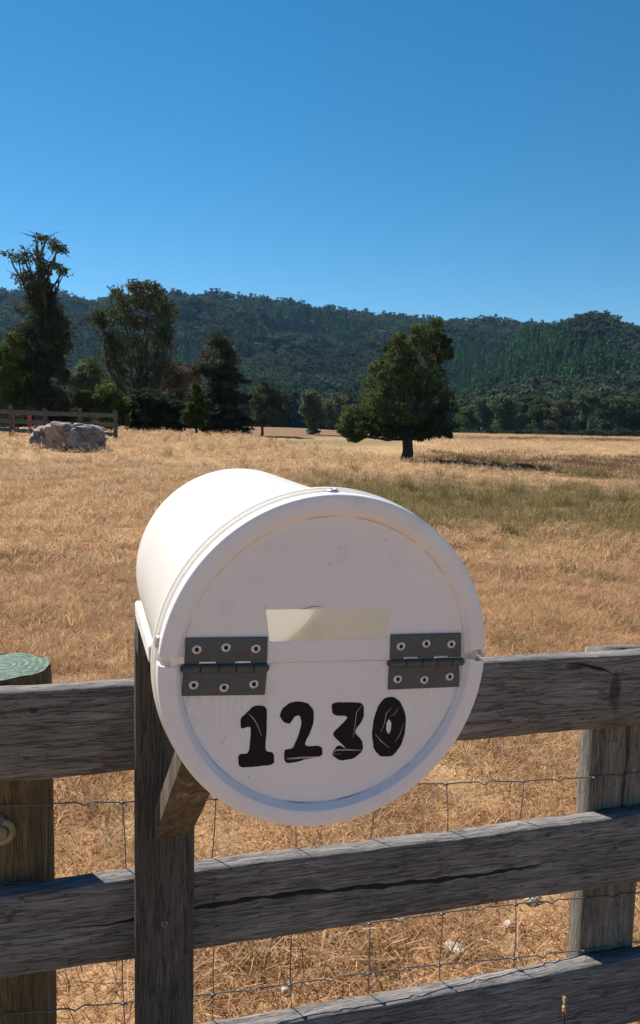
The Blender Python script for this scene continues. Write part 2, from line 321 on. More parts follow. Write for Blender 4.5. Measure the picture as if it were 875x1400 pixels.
HP, HD = np.meshgrid(hp, hd); HX = (HP-437.5)/F*HD; HZ = hill_z(HP, HD)
idx = np.arange(HP.size).reshape(HP.shape); q_ = np.stack([idx[:-1, :-1], idx[:-1, 1:], idx[1:, 1:], idx[1:, :-1]], -1).reshape(-1, 4)
tag(link('hills', npmesh('hills', np.stack([HX, HD, HZ], -1).reshape(-1, 3), q_), MT['hill'], smooth=True), 'long forested ridge and rounded knoll behind the paddock', kind='structure')

# ------------------------------------------------------------------ scattering
def scatter(name, P, rot, scl, ind, protos, label, cat=None):
    col = bpy.data.collections.new(name+'_pieces')
    for i, o in enumerate(protos): o.name = '%s_piece_%02d' % (name, i); col.objects.link(o)
    me = bpy.data.meshes.new(name); me.vertices.add(len(P)); me.vertices.foreach_set('co', np.asarray(P, np.float32).ravel())
    for nm, ty, key, arr in (('rot', 'FLOAT_VECTOR', 'vector', rot), ('scl', 'FLOAT_VECTOR', 'vector', scl), ('ind', 'INT', 'value', ind)):
        at_ = me.attributes.new(nm, ty, 'POINT'); at_.data.foreach_set(key, np.asarray(arr, np.int32 if ty == 'INT' else np.float32).ravel())
    o = link(name, me)
    g = bpy.data.node_groups.new(name, 'GeometryNodeTree')
    g.interface.new_socket('Geometry', in_out='INPUT', socket_type='NodeSocketGeometry'); g.interface.new_socket('Geometry', in_out='OUTPUT', socket_type='NodeSocketGeometry')
    N = g.nodes; gi = N.new('NodeGroupInput'); go = N.new('NodeGroupOutput'); ip = N.new('GeometryNodeInstanceOnPoints'); ci = N.new('GeometryNodeCollectionInfo')
    ci.inputs['Collection'].default_value = col; ci.inputs['Separate Children'].default_value = True; ci.inputs['Reset Children'].default_value = True
    def na(nm, ty):
        q = N.new('GeometryNodeInputNamedAttribute'); q.data_type = ty; q.inputs['Name'].default_value = nm; return q.outputs['Attribute']
    e2r = N.new('FunctionNodeEulerToRotation'); L = g.links
    L.new(na('rot', 'FLOAT_VECTOR'), e2r.inputs[0]); L.new(gi.outputs[0], ip.inputs['Points']); L.new(ci.outputs[0], ip.inputs['Instance'])
    ip.inputs['Pick Instance'].default_value = True; L.new(na('ind', 'INT'), ip.inputs['Instance Index'])
    L.new(e2r.outputs[0], ip.inputs['Rotation']); L.new(na('scl', 'FLOAT_VECTOR'), ip.inputs['Scale']); L.new(ip.outputs[0], go.inputs[0])
    md = o.modifiers.new('scatter', 'NODES'); md.node_group = g
    return tag(o, label, cat, kind='stuff')

def leaves(cen, size, rng, flat=.0, asp=.5):
    n = len(cen); d = rng.normal(size=(n, 3)); d /= np.linalg.norm(d, axis=1)[:, None]
    a = rng.normal(size=(n, 3)); a -= (a*d).sum(1)[:, None]*d; a /= np.linalg.norm(a, axis=1)[:, None]+1e-9
    s = size*rng.uniform(.6, 1.3, n)[:, None]
    v = np.stack([cen-d*s, cen+a*s*asp, cen+d*s, cen-a*s*asp], 1).reshape(-1, 3)
    return v, np.arange(4*n).reshape(n, 4)
def blob_crown(lobes, leaf, per, rng, sub=9, subr=.42):
    """lobes: (x,y,z,rx,ry,rz,density,tint); each lobe is filled with small uneven leaf clumps"""
    V, T = [], []
    for (x, y, z, rx, ry, rz, de, ti) in lobes:
        ns = max(3, int(sub)); c = rng.normal(size=(ns, 3)); c /= np.linalg.norm(c, axis=1)[:, None]; c *= rng.uniform(.25, .92, (ns, 1))
        for k in range(ns):
            n = max(4, int(per*de/ns*rng.uniform(.5, 1.5))); r = subr*rng.uniform(.6, 1.25)*(1.6 if de < .5 else 1.15 if de < .9 else 1)
            p = rng.normal(size=(n, 3)); p /= np.linalg.norm(p, axis=1)[:, None]; p *= rng.uniform(.3, 1, (n, 1))**.6*r
            p[:, 2] *= .75; p = (p+c[k])*np.array([rx, ry, rz])+np.array([x, y, z])
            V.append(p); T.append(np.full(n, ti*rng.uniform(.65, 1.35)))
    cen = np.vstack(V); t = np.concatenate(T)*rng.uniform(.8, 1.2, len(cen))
    v, f = leaves(cen, leaf, rng)
    col = np.repeat(t, 4)[:, None]*np.ones((1, 3)); return v, f, col

# ---- forest on the hills: small leafy crowns, one mass
def forest_proto(kind, i, mat):
    rng = np.random.default_rng(100+i)
    if kind == 'gum':
        lobes = [(rng.normal()*.16, rng.normal()*.16, rng.uniform(.42, .88), .26, .26, .20, 1, rng.uniform(.7, 1.3)) for _ in range(8)]
        v, f, c = blob_crown(lobes, .075, 34, rng, sub=5)
    else:
        lobes = [(rng.normal()*.03, rng.normal()*.03, h_, .30*(1.05-h_)+.03, .30*(1.05-h_)+.03, .13, 1, rng.uniform(.75, 1.2)) for h_ in np.linspace(.15, .97, 9)]
        v, f, c = blob_crown(lobes, .06, 28, rng, sub=5)
    tv, tf = tube_vf([(0, 0, -.1), (0, 0, .8)], [.02, .008], 4, cap=False)
    cc = np.vstack([c, np.full((len(tv), 3), .8)]); vv, ff = merge([(v, f), (tv, tf)])
    me = npmesh('forest_crown', vv, ff, cc); me.materials.append(mat); return bpy.data.objects.new('forest_crown', me)
protos = [forest_proto('gum', i, MT['leaf_hill']) for i in range(4)]+[forest_proto('gum', 10+i, MT['leaf_dark']) for i in range(3)]+[forest_proto('pine', 20+i, MT['leaf_pine']) for i in range(2)]
n = 105000; D = np.sqrt(RNG.uniform(330**2, 1640**2, n)); PX = RNG.uniform(-800, 1660, n)
keep = RNG.uniform(0, 1, n) < np.where(D < 700, 1., .62); D, PX = D[keep], PX[keep]
X = (PX-437.5)/F*D; Z = hill_z(PX, D)
# hide nothing behind the ridge: keep only the near slopes and crest
kn = ridge(PX, KNOLL, 860) > ridge(PX, RIDGE, 860)*.8
bare = (np.abs(D-1370) < 120+40*wob(X, D, 120, o=3)) & (PX < 430) & (PX > 215) & (RNG.uniform(0, 1, len(D)) < .93)
k = ~bare; D, PX, X, Z = D[k], PX[k], X[k], Z[k]; n = len(D)
pine = ((wob(X, D, 330, o=6)+.35*wob(X, D, 90, o=7)) > .25) & (D < 1200); pine |= (np.abs(PX-690) < 70+.1*(D-500)) & (D > 560) & (D < 840)
ind = np.where(pine, RNG.integers(7, 9, n), np.where(wob(X, D, 160, o=8) > -.1, RNG.integers(0, 4, n), RNG.integers(4, 7, n)))
s = np.where(pine, RNG.uniform(11, 15, n), RNG.uniform(9, 18, n)*np.where((RNG.uniform(0, 1, n) < .06) & (D > 1000), 1.6, 1)); wd = np.where(pine, 1., RNG.uniform(.85, 1.25, n))
scatter('hill_forest', np.stack([X, D, Z-.5], -1), np.stack([0*X, 0*X, RNG.uniform(0, 6.28, n)], -1), np.stack([s*wd, s*wd, s], -1), ind, protos, 'dark green forest covering the ridge and knoll behind the paddock', 'forest')

# ---- grass
def tuft(seed, nb, rad, lmin, lmax, e0, e1, wid, curl, mat, seg=2):
    rng = np.random.default_rng(seed); V, Fc, T = [], [], []
    for i in range(nb):
        az = rng.uniform(0, 6.283); el = math.radians(rng.uniform(e0, e1)); L = rng.uniform(lmin, lmax)
        rr = rad*math.sqrt(rng.uniform()); ra = rng.uniform(0, 6.283); p = np.array([rr*math.cos(ra), rr*math.sin(ra), -.004])
        side = np.array([-math.sin(az), math.cos(az), rng.uniform(-.4, .4)]); w_ = wid*rng.uniform(.6, 1.3); o = len(V)
        t_ = rng.uniform(.5, 1.35)
        for k in range(seg+1):
            ww = w_*(1-.75*k/seg); V += [p-side*ww/2, p+side*ww/2]; T += [t_*(.75+.25*k/seg)]*2
            e = el-curl*k/seg; p = p+L/seg*np.array([math.cos(az)*math.cos(e), math.sin(az)*math.cos(e), math.sin(e)])
            p[2] = max(p[2], .003)
        for k in range(seg): Fc.append((o+2*k, o+2*k+1, o+2*k+3, o+2*k+2))
    me = npmesh('tuft', V, Fc, np.array(T)[:, None]*np.array([[1, 1, 1]])); me.materials.append(mat)
    return bpy.data.objects.new('tuft', me)
def ground_points(y0, y1, n, k=.82, pad=1.):
    n = int(n*1.3)
    y = np.sqrt(RNG.uniform(y0*y0, y1*y1, n)); x = RNG.uniform(-1, 1, n)*(k*y+pad); return x, y
def scatter_ground(name, protos, x, y, ind, smin, smax, label, cat, tilt=.12, clump=.25):
    n = len(x); s = RNG.uniform(smin, smax, n)*(1+clump*wob(x, y, .9+.06*y.mean(), o=12))
    scatter(name, np.stack([x, y, height(x, y)], -1), np.stack([RNG.normal(0, tilt, n), RNG.normal(0, tilt, n), RNG.uniform(0, 6.28, n)], -1), np.stack([s]*3, -1), ind, protos, label, cat)
near = [tuft(i, 70, .13, .035, .12, 0, 55, .0030, .7, MT['straw']) for i in range(6)]+[tuft(10+i, 40, .10, .05, .16, 5, 60, .0026, .8, MT['pale_straw']) for i in range(4)]+[tuft(20+i, 34, .07, .04, .12, 15, 75, .0030, .6, MT['green_grass']) for i in range(3)]
x, y = ground_points(1.3, 9, 11000)
gp = RNG.uniform(0, 1, len(x)) < np.clip(.05+.55*(wob(x, y, 1.1, o=5) > .55), 0, 1)
ind = np.where(gp, RNG.integers(10, 13, len(x)), np.where(RNG.uniform(0, 1, len(x)) < .3, RNG.integers(6, 10, len(x)), RNG.integers(0, 6, len(x))))
scatter_ground('short_dry_grass', near, x, y, ind, .7, 1.4, 'short flattened dry grass on the ground beyond the near fence', 'grass')
mid = [tuft(30+i, 60, .20, .04, .14, 3, 55, .006, .7, MT['straw']) for i in range(5)]+[tuft(40+i, 60, .20, .05, .18, 5, 65, .006, .7, MT['pale_straw']) for i in range(4)]+[tuft(50+i, 50, .20, .05, .16, 15, 80, .006, .5, MT['green_grass']) for i in range(3)]
x, y = ground_points(8, 24, 24000, pad=1.5); mv = marsh(x, y)
gp = RNG.uniform(0, 1, len(x)) < np.clip(mv*1.25-.1+.25*(wob(x, y, 3, o=13) > .6), 0, .92)
pale = RNG.uniform(0, 1, len(x)) < .25+.4*smooth01(14, 20, y)
ind = np.where(gp, RNG.integers(9, 12, len(x)), np.where(pale, RNG.integers(5, 9, len(x)), RNG.integers(0, 5, len(x))))
scatter_ground('paddock_grass', mid, x, y, ind, .6, 1.3, 'dry brown grass across the middle of the paddock', 'grass', .25, .4)
farg = [tuft(60+i, 60, .40, .06, .21, 6, 65, .013, .6, MT['pale_straw']) for i in range(5)]+[tuft(70+i, 50, .40, .05, .18, 5, 60, .013, .6, MT['straw']) for i in range(3)]
x, y = ground_points(22, 62, 30000, pad=2); kk = (y < 43-1.6*np.clip(x+3, 0, 13)) | (x < -2); x, y = x[kk], y[kk]; ind = np.where(RNG.uniform(0, 1, len(x)) < .72, RNG.integers(0, 5, len(x)), RNG.integers(5, 8, len(x)))
scatter_ground('tall_pale_grass', farg, x, y, ind, .45, 1.05, 'taller pale grass on the low mound', 'grass', .4, .45)
MT['brown_grass'] = grassmat('brown_autumn_grass', [(.20, .125, .06), (.26, .16, .078), (.15, .11, .05), (.17, .13, .058)], .35)
fg2 = [tuft(80+i, 40, .9, .12, .40, 10, 70, .04, .6, MT['pale_straw']) for i in range(3)]+[tuft(84+i, 40, .9, .15, .45, 10, 75, .04, .6, MT['brown_grass']) for i in range(3)]
x, y = ground_points(34, 195, 23000, pad=4); kk = y > 47-1.6*np.clip(x+3, 0, 13); x, y = x[kk], y[kk]; bnd = np.clip(1.1*(1-smooth01(66, 84, y-.25*x+3*wob(x, y, 12, o=4)))*smooth01(-4, 4, x)+.8*np.exp(-((y-128-.3*x)/9)**2), 0, 1)*(.85+.4*wob(x, y, 9, o=7))
ind = np.where(RNG.uniform(0, 1, len(x)) < bnd, RNG.integers(3, 6, len(x)), RNG.integers(0, 3, len(x)))
kk = ~((x < 14) & (y > 98)) & ~((x < .105*y) & (y > 50)); scatter_ground('far_field_grass', fg2, x[kk], y[kk], ind[kk], .6, 1.2, 'pale and brown grass of the fields beyond the mound', 'grass')
rush = [tuft(90+i, 60, .11, .14, .40, 45, 88, .007, .4, MT['rush'], 3) for i in range(4)]
x, y = ground_points(9, 24, 5200, pad=1.5); mv = marsh(x, y); kk = (RNG.uniform(0, 1, len(x)) < .5*mv*np.clip(.25+.9*wob(x, y, 2.2, o=9), 0, 1)*(.35+.65*smooth01(15, 17, y)))
x2 = RNG.uniform(11.5, 24, 900); y2 = 74-4.9*(x2-13)+RNG.normal(0, 2.2, 900)+2.5*wob(x2, 0*x2, 5)
x3, y3 = ground_points(24, 48, 260); x = np.concatenate([x[kk], x2, x3]); y = np.concatenate([y[kk], y2, y3])
scatter_ground('green_rushes', rush, x, y, RNG.integers(0, 4, len(x)), .6, 1.25, 'dark green rush tufts growing in the damp strip', 'rushes', .08)
stk = [tuft(110+i, 3, .06, .25, .6, 0, 14, .0042, .2, MT['pale_straw'], 3) for i in range(5)]
x, y = ground_points(1.6, 13, 900); scatter_ground('fallen_straw_stalks', stk, x, y, RNG.integers(0, 5, len(x)), .6, 1.2, 'long pale straw stalks lying on the short grass', 'straw')

# ------------------------------------------------------------------ boulders, stones, far fence, jump
def rock_mesh(seed, sx, sy, sz, sub=4, cuts=9, amp=.11):
    rng = np.random.default_rng(seed); bm = bmesh.new(); bmesh.ops.create_icosphere(bm, subdivisions=sub, radius=1)
    pl = rng.normal(size=(cuts, 3)); pl /= np.linalg.norm(pl, axis=1)[:, None]; off = rng.uniform(.55, .88, cuts)
    fr = rng.normal(size=(10, 3))*3; ph = rng.uniform(0, 6.28, 10)
    cn = rng.normal(size=(4, 3)); cn[:, 1] *= .4; cn /= np.linalg.norm(cn, axis=1)[:, None]; cof = rng.uniform(-.5, .5, 4)
    for v in bm.verts:
        p = np.array(v.co); p = np.sign(p)*np.abs(p)**np.array([.95, .75, .85])
        for d, o in zip(pl, off):
            e = p@d-o
            if e > 0: p = p-d*e*.9
        p = p*(1+amp*np.sin(fr@p*1.2+ph).mean()*2+amp*.8*np.sin(fr@p*3.3+ph).mean()+amp*.45*np.sin(fr@p*8+ph).mean())
        p = p*(1-.16*np.exp(-((cn@p-cof+.08*np.sin(p[2]*7+p[0]*5))/.05)**2).sum()); v.co = p*np.array([sx, sy, sz])
    for f in bm.faces: f.smooth = True
    return bm_mesh('boulder', bm)
def rock(name, px, py, wpx, hpx, seed, rz, label, cat='boulder', Y=None, mat='rock', dep=.8, sink=.35, group=None, tilt=(0, 0)):
    p = hit(px, py) if Y is None else np.array([*at(px, py, Y)[:2], 0]); p[2] = float(height(p[0], p[1])); s = p[1]/F
    sx = wpx*s/2/.82; sz = hpx*s/(2-sink)/.8
    o = link(name, rock_mesh(seed, sx, sx*dep, sz, 5 if wpx > 20 else 2), MT[mat], loc=(p[0], p[1], p[2]+sz*(1-sink)*.75)); o.rotation_euler = (tilt[0], tilt[1], rz)
    return tag(o, label, cat, group)
rp = hit(98, 614)
rock('granite_boulder', 104, 616, 72, 35, 3, .25, 'large brown granite boulder with shaded face on the mound', dep=.7, tilt=(.1, .12))
rock('granite_boulder', 66, 611, 56, 32, 8, -.3, 'pale sloping granite slab leaning behind the large brown boulder', dep=.9, tilt=(.15, -.42))
rock('granite_boulder', 110, 594, 50, 26, 12, .5, 'pale flat topped granite boulder resting behind the large brown boulder', Y=float(rp[1])+1.6, tilt=(.1, .1))
rock('granite_boulder', 131, 613, 24, 20, 21, .9, 'small dark boulder tucked against the end of the large brown boulder', dep=.8)
for i, (px, py, wp, hp_, lab) in enumerate(((70, 1139, 16, 8, 'pale stone lying in dry grass beside the round post'), (695, 1269, 17, 10, 'pale rounded stone in the grass beside a vertical netting wire'),
    (727, 1236, 26, 12, 'broad pale stone in grass close to the square post'), (622, 1303, 28, 14, 'large dusty stone half sunk in the grass below the cracked rail'),
    (549, 1263, 26, 10, 'dark edged stone lying just under the cracked rail'), (391, 1364, 15, 9, 'small white stone in the grass above the lowest rail'), (463, 1289, 15, 7, 'small buff stone lying in grass beneath the cracked rail'),
    (658, 1292, 9, 6, 'tiny pale pebble beside the large dusty stone'), (670, 765, 8, 4, 'small whitish stone in the paddock beyond the white lid'))):
    rock('field_stone', px, py, wp, hp_, 30+i, i*.7, lab, 'stone', mat='stone', dep=.8, sink=.5)

def timber(name, p, q, w_, h_, mat, parent, bev=.003):
    """a straight board from p to q in the parent's frame (local x along it)"""
    p, q = Vector(p), Vector(q); L = (q-p).length
    o = link(name, bm_mesh(name, box_bm(0, L, -w_/2, w_/2, -h_/2, h_/2, bev, 1)), mat, parent)
    o.location = p; o.rotation_euler = (q-p).to_track_quat('X', 'Z').to_euler(); return o
# far fence behind the boulders
f0 = at(-120, 586, 35.5); f1 = at(158, 588, 33.5)
ff = empty('paddock_fence', (f0[0], f0[1], float(height(f0[0], f0[1])))); tag(ff, 'dark wooden three rail fence behind the granite boulders', 'fence')
V0 = np.array(ff.location)
NP = 7
pts = []
for i in range(NP):
    p = f0+(f1-f0)*i/(NP-1); pts.append(np.array([p[0], p[1], float(height(p[0], p[1]))])-V0)
for i, p in enumerate(pts):
    o = link('post', bm_mesh('post', box_bm(-.075, .075, -.06, .06, -.2, 1.28+.05*(i % 2), .012)), MT['farwood'], ff, p)
for i in range(NP-1):
    for z_ in (.30, .68, 1.08):
        timber('rail', pts[i]+np.array([-.05, -.085, z_]), pts[i+1]+np.array([.05, -.085, z_+.02*math.sin(i*3+z_*9)]), .05, .17, MT['farwood'], ff, .004)
# low show jump behind it: red and white poles
j0 = at(2, 590, 37.5); j0[2] = float(height(j0[0], j0[1]))
jr = empty('show_jump', j0); tag(jr, 'low red and white striped jump behind the dark fence', 'jump')
for k_ in range(6):
    x0 = -.3+k_*.29
    for z_ in (.28, .62): link('pole_stripe', npmesh('pole_stripe', *map(np.array, tube_vf([(x0, 0, z_), (x0+.29, 0, z_)], .05, 10))), MT['red' if (k_+(z_ > .5)) % 2 else 'white'], jr)
for x0 in (-.3, .48, 1.3):
    link('wing_post', bm_mesh('wing_post', box_bm(x0-.09, x0+.09, .06, .14, -.05, 1.0, .02)), MT['red' if x0 != -.3 else 'white'], jr)

# ------------------------------------------------------------------ trees
def limb(p, q, r0, r1, rng, n=6, sag=.08):
    p, q = np.asarray(p, float), np.asarray(q, float); t = np.linspace(0, 1, n)[:, None]; L = np.linalg.norm(q-p)
    m = p+(q-p)*t+np.sin(t*np.pi)*rng.normal(0, sag*L, 3)*np.array([1, 1, .4])+rng.normal(0, .015*L, (n, 3))*np.sin(t*np.pi); return tube_vf(m, np.linspace(r0, r1, n), 7)
def make_tree(name, label, base, lobes_px, Y, leaf, per, mat, bark='bark', seed=1, forks=None, tr=.3, depth=.8, sub=10, cat='tree', trunk_h=.18, twigs=0, group=None, leader=False, thick=1.):
    """lobes_px: (cx,cy,rx,ry[,density[,tint]]) in photo pixels at distance Y; each gets depth of its own"""
    rng = np.random.default_rng(seed); s = Y/F; bx = at(base[0], base[1], Y); gz = float(height(bx[0], Y)); B = np.array([bx[0], Y, gz-.15])
    cx = np.mean([l[0] for l in lobes_px]); hw = max(abs(l[0]-cx)+l[2] for l in lobes_px)*s
    L = []
    for l in lobes_px:
        de, ti = (list(l[4:])+[1, 1])[:2] if len(l) > 4 else (1, 1)
        if len(l) == 5: de, ti = l[4], 1
        P = at(l[0], l[1], Y); u = min(1, abs(l[0]-cx)*s/hw); dmax = depth*hw*math.sqrt(max(.05, 1-u*u)); rx, rz = l[2]*s, l[3]*s
        nk = 1 if dmax < rx*.8 else 3
        for j in range(nk):
            dy = 0 if nk == 1 else (j-1)*dmax*.62+rng.normal(0, .1*dmax)
            k_ = Y+dy; Pd = P if j == 1 or nk == 1 else P+np.array([rng.normal(0, .25*rx), 0, rng.normal(0, .2*rz)-.05*abs(dy)])
            sh = 1 if (nk == 1 or j == 1) else .88
            L.append((Pd[0], k_, Pd[2], rx*sh, max(rx, rz)*.9, rz*sh, de*(.9 if j else 1), ti))
    L = [(x-B[0], y-B[1], z-B[2], *r) for (x, y, z, *r) in L]
    t = empty(name, B); tag(t, label, cat, group)
    H_ = max(l[2] for l in L); tp = [tube_vf([(0, 0, 0), (.01*H_, 0, H_*trunk_h*.5), (0, 0, H_*trunk_h)], [H_*.038*thick, H_*.028*thick, H_*.026*thick], 9)]
    F0 = np.array([0, 0, H_*trunk_h])
    if leader: tp.append(tube_vf([F0*.95, F0*1.4+[.02*H_, 0, 0], [-.01*H_, 0, H_*.97]], [H_*.02, H_*.014, H_*.003], 8))
    for (fx, fy) in (forks or []):
        p = at(fx, fy, Y)-B; f0_ = F0*.92; f0_ = np.array([0, 0, max(f0_[2], p[2]-1.1*abs(p[0])-.08*H_)]) if leader else f0_
        tp.append(limb(f0_, p, H_*(.008 if leader else .013), H_*.003, rng))
    for l in L:
        if rng.uniform() < .4: tp.append(limb(F0*rng.uniform(.8, 1), (l[0], l[1], l[2]+.3*l[5]), H_*.009, H_*.002, rng))
        for _ in range(twigs):
            d = rng.normal(size=3)*np.array(l[3:6])*.8; tp.append(limb((l[0], l[1], l[2]), np.array(l[:3])+d, H_*.0022, H_*.0009, rng, 4))
    v, f = merge(tp); link('trunk', npmesh('trunk', v, f), MT[bark], t, smooth=True)
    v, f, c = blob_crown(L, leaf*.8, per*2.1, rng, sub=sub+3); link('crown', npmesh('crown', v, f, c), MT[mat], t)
    return t, L
big = [(596, 456, 16, 24, 1, 1.1), (602, 482, 13, 20), (572, 466, 20, 24, 1, 1.2), (545, 470, 14, 16, .9, 1.2), (548, 492, 26, 22), (526, 500, 20, 20, 1, 1.2), (580, 508, 28, 28, 1, .9), (511, 525, 22, 22, 1, 1.2), (548, 530, 38, 32), (588, 540, 27, 36, 1, .75), (592, 573, 23, 26, 1, .7),  # lobe tints paint the sunlit left paler, the shaded right and underside darker
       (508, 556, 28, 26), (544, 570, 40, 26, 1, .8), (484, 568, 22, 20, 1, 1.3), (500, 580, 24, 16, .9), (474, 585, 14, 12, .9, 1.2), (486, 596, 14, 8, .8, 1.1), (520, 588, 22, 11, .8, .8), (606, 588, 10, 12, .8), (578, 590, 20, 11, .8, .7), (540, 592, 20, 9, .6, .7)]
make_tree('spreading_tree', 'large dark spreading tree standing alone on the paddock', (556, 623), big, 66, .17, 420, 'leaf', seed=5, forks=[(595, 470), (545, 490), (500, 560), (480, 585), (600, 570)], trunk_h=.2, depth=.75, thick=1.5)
tall = [(55, 405, 22, 16), (50, 425, 28, 22), (70, 440, 24, 26), (40, 455, 22, 26), (62, 475, 30, 26), (80, 470, 14, 30, .8), (45, 500, 30, 24), (75, 505, 20, 24), (60, 535, 32, 26), (25, 525, 22, 24, .8), (85, 545, 16, 22, .8), (58, 368, 9, 20, .30), (44, 350, 9, 14, .13), (22, 352, 13, 8, .12), (78, 338, 10, 8, .10), (82, 368, 10, 9, .10), (60, 328, 16, 9, .13), (36, 380, 18, 12, .2), (55, 392, 20, 12, .5)]
make_tree('tall_gum_tree', 'tall gum tree with a bare twiggy top behind the dark fence', (55, 590), tall, 58, .16, 330, 'leaf_gum', seed=11, forks=[(14, 352), (30, 346), (85, 334), (90, 366), (48, 325), (66, 322), (76, 345), (28, 372), (80, 385)], twigs=4, trunk_h=.45, depth=.6, leader=True)
make_tree('leafy_shrub_tree', 'bright leafy tree growing against the tall twiggy gum', (12, 588), [(12, 490, 20, 22), (30, 470, 12, 14, .7), (0, 515, 26, 26), (32, 520, 18, 24), (-20, 500, 22, 26), (15, 550, 30, 26)], 56, .16, 320, 'leaf_bright', seed=12, trunk_h=.25)
gum2 = [(188, 392, 18, 12, .55), (215, 398, 16, 12, .45), (160, 402, 10, 8, .25), (190, 415, 30, 16, .8), (222, 425, 18, 20, .7), (160, 430, 22, 18, .7), (135, 435, 14, 16, .6), (195, 445, 32, 22, .8), (228, 460, 14, 24, .7), (150, 465, 20, 24, .7), (190, 480, 30, 26, .75), (222, 500, 20, 26, .7), (158, 500, 18, 26, .7), (128, 500, 12, 16, .4), (190, 520, 26, 22, .7)]
make_tree('upright_gum_tree', 'upright open gum tree with several pale forked stems', (195, 592), gum2, 60, .15, 300, 'leaf_gum', 'bark', seed=21, forks=[(188, 395), (218, 400), (160, 420), (205, 440), (150, 470), (225, 480)], twigs=1, trunk_h=.2, depth=.6)
make_tree('leafy_bush', 'bright green bush at the foot of the upright gum', (150, 592), [(148, 535, 18, 16), (140, 552, 14, 16), (160, 555, 18, 20), (150, 575, 22, 16)], 46, .13, 360, 'leaf_bright', seed=22, cat='bush', trunk_h=.15)
make_tree('dark_bush', 'dense dark bush between the upright gum and the conifer', (215, 593), [(180, 560, 20, 24), (205, 548, 22, 22), (232, 550, 24, 24), (215, 575, 30, 18), (190, 580, 22, 12), (248, 570, 16, 20)], 50, .14, 460, 'leaf_dark', seed=23, cat='bush', trunk_h=.12)
make_tree('brown_tree', 'brownish dying tree rising behind the dense dark bush', (240, 590), [(245, 510, 24, 18, .8), (225, 500, 14, 16, .6), (262, 505, 14, 16, .6), (240, 530, 26, 16)], 64, .15, 340, 'leaf_brown', seed=24, trunk_h=.3, twigs=1)
con = [(300, 468, 14, 12, .5, 1), (302, 488, 20, 14, .8), (300, 505, 26, 14), (312, 522, 28, 14), (295, 535, 34, 14), (318, 548, 26, 14), (300, 560, 40, 14), (322, 575, 24, 14), (290, 578, 32, 13), (310, 588, 32, 8)]
make_tree('dark_conifer', 'dark dense conifer with sagging tiers at the end of the tree group', (302, 596), con, 52, .14, 520, 'leaf_dark', seed=31, trunk_h=.3, depth=.8)
make_tree('brown_topped_tree', 'tree with a rusty brown crown showing above the dark conifer', (298, 594), [(298, 472, 18, 12, .6), (308, 488, 18, 14, .7), (288, 492, 16, 14, .7), (298, 510, 26, 16)], 66, .15, 320, 'leaf_brown', seed=32, trunk_h=.4, twigs=1)
make_tree('young_conifer', 'small bright conifer in front of the dark conifer', (268, 594), [(269, 530, 5, 8, .7), (268, 542, 10, 8), (268, 554, 14, 9), (266, 567, 17, 9), (268, 579, 15, 8)], 46, .12, 330, 'leaf_bright', seed=33, trunk_h=.3)
make_tree('mid_tree', 'round grey green tree with short trunk past the mound', (358, 600), [(365, 532, 18, 12), (358, 548, 18, 14), (378, 545, 16, 14), (366, 562, 24, 14), (385, 568, 10, 14, .7), (355, 574, 14, 10, .7)], 120, .3, 300, 'leaf_row', seed=41, trunk_h=.22)
make_tree('mid_tree', 'narrow grey green tree with pale stem on the brown field', (428, 597), [(425, 542, 12, 10), (432, 552, 16, 12), (420, 560, 12, 12), (436, 568, 12, 12, .8), (426, 575, 12, 12, .8), (428, 588, 8, 6, .7)], 135, .3, 260, 'leaf_row', 'gumbark', seed=42, trunk_h=.2, forks=[(426, 550)])
make_tree('mid_tree', 'leafy tree half hidden behind the large spreading tree', (462, 588), [(460, 548, 12, 12), (448, 560, 12, 14), (466, 565, 12, 16), (455, 575, 14, 10)], 180, .36, 260, 'leaf_row', seed=43, trunk_h=.2)
make_tree('mid_tree', 'pale green tree rising behind the dark fence and boulders', (118, 588), [(118, 505, 16, 12), (105, 520, 18, 16), (128, 528, 16, 16), (112, 545, 22, 18), (125, 565, 18, 16)], 75, .2, 330, 'leaf_row', seed=44, trunk_h=.3)
make_tree('round_bush', 'olive rounded bush right behind the dark fence', (112, 590), [(114, 540, 9, 7), (108, 548, 10, 8), (120, 550, 9, 9), (114, 562, 14, 12)], 44, .12, 240, 'leaf', seed=45, cat='bush', trunk_h=.15)
make_tree('dark_tree', 'dark tree mass behind the fence beside the tall gum', (95, 590), [(95, 560, 16, 22), (110, 575, 18, 14), (78, 572, 18, 16), (40, 568, 24, 16), (10, 570, 24, 16)], 62, .18, 380, 'leaf_dark', seed=46, trunk_h=.2)

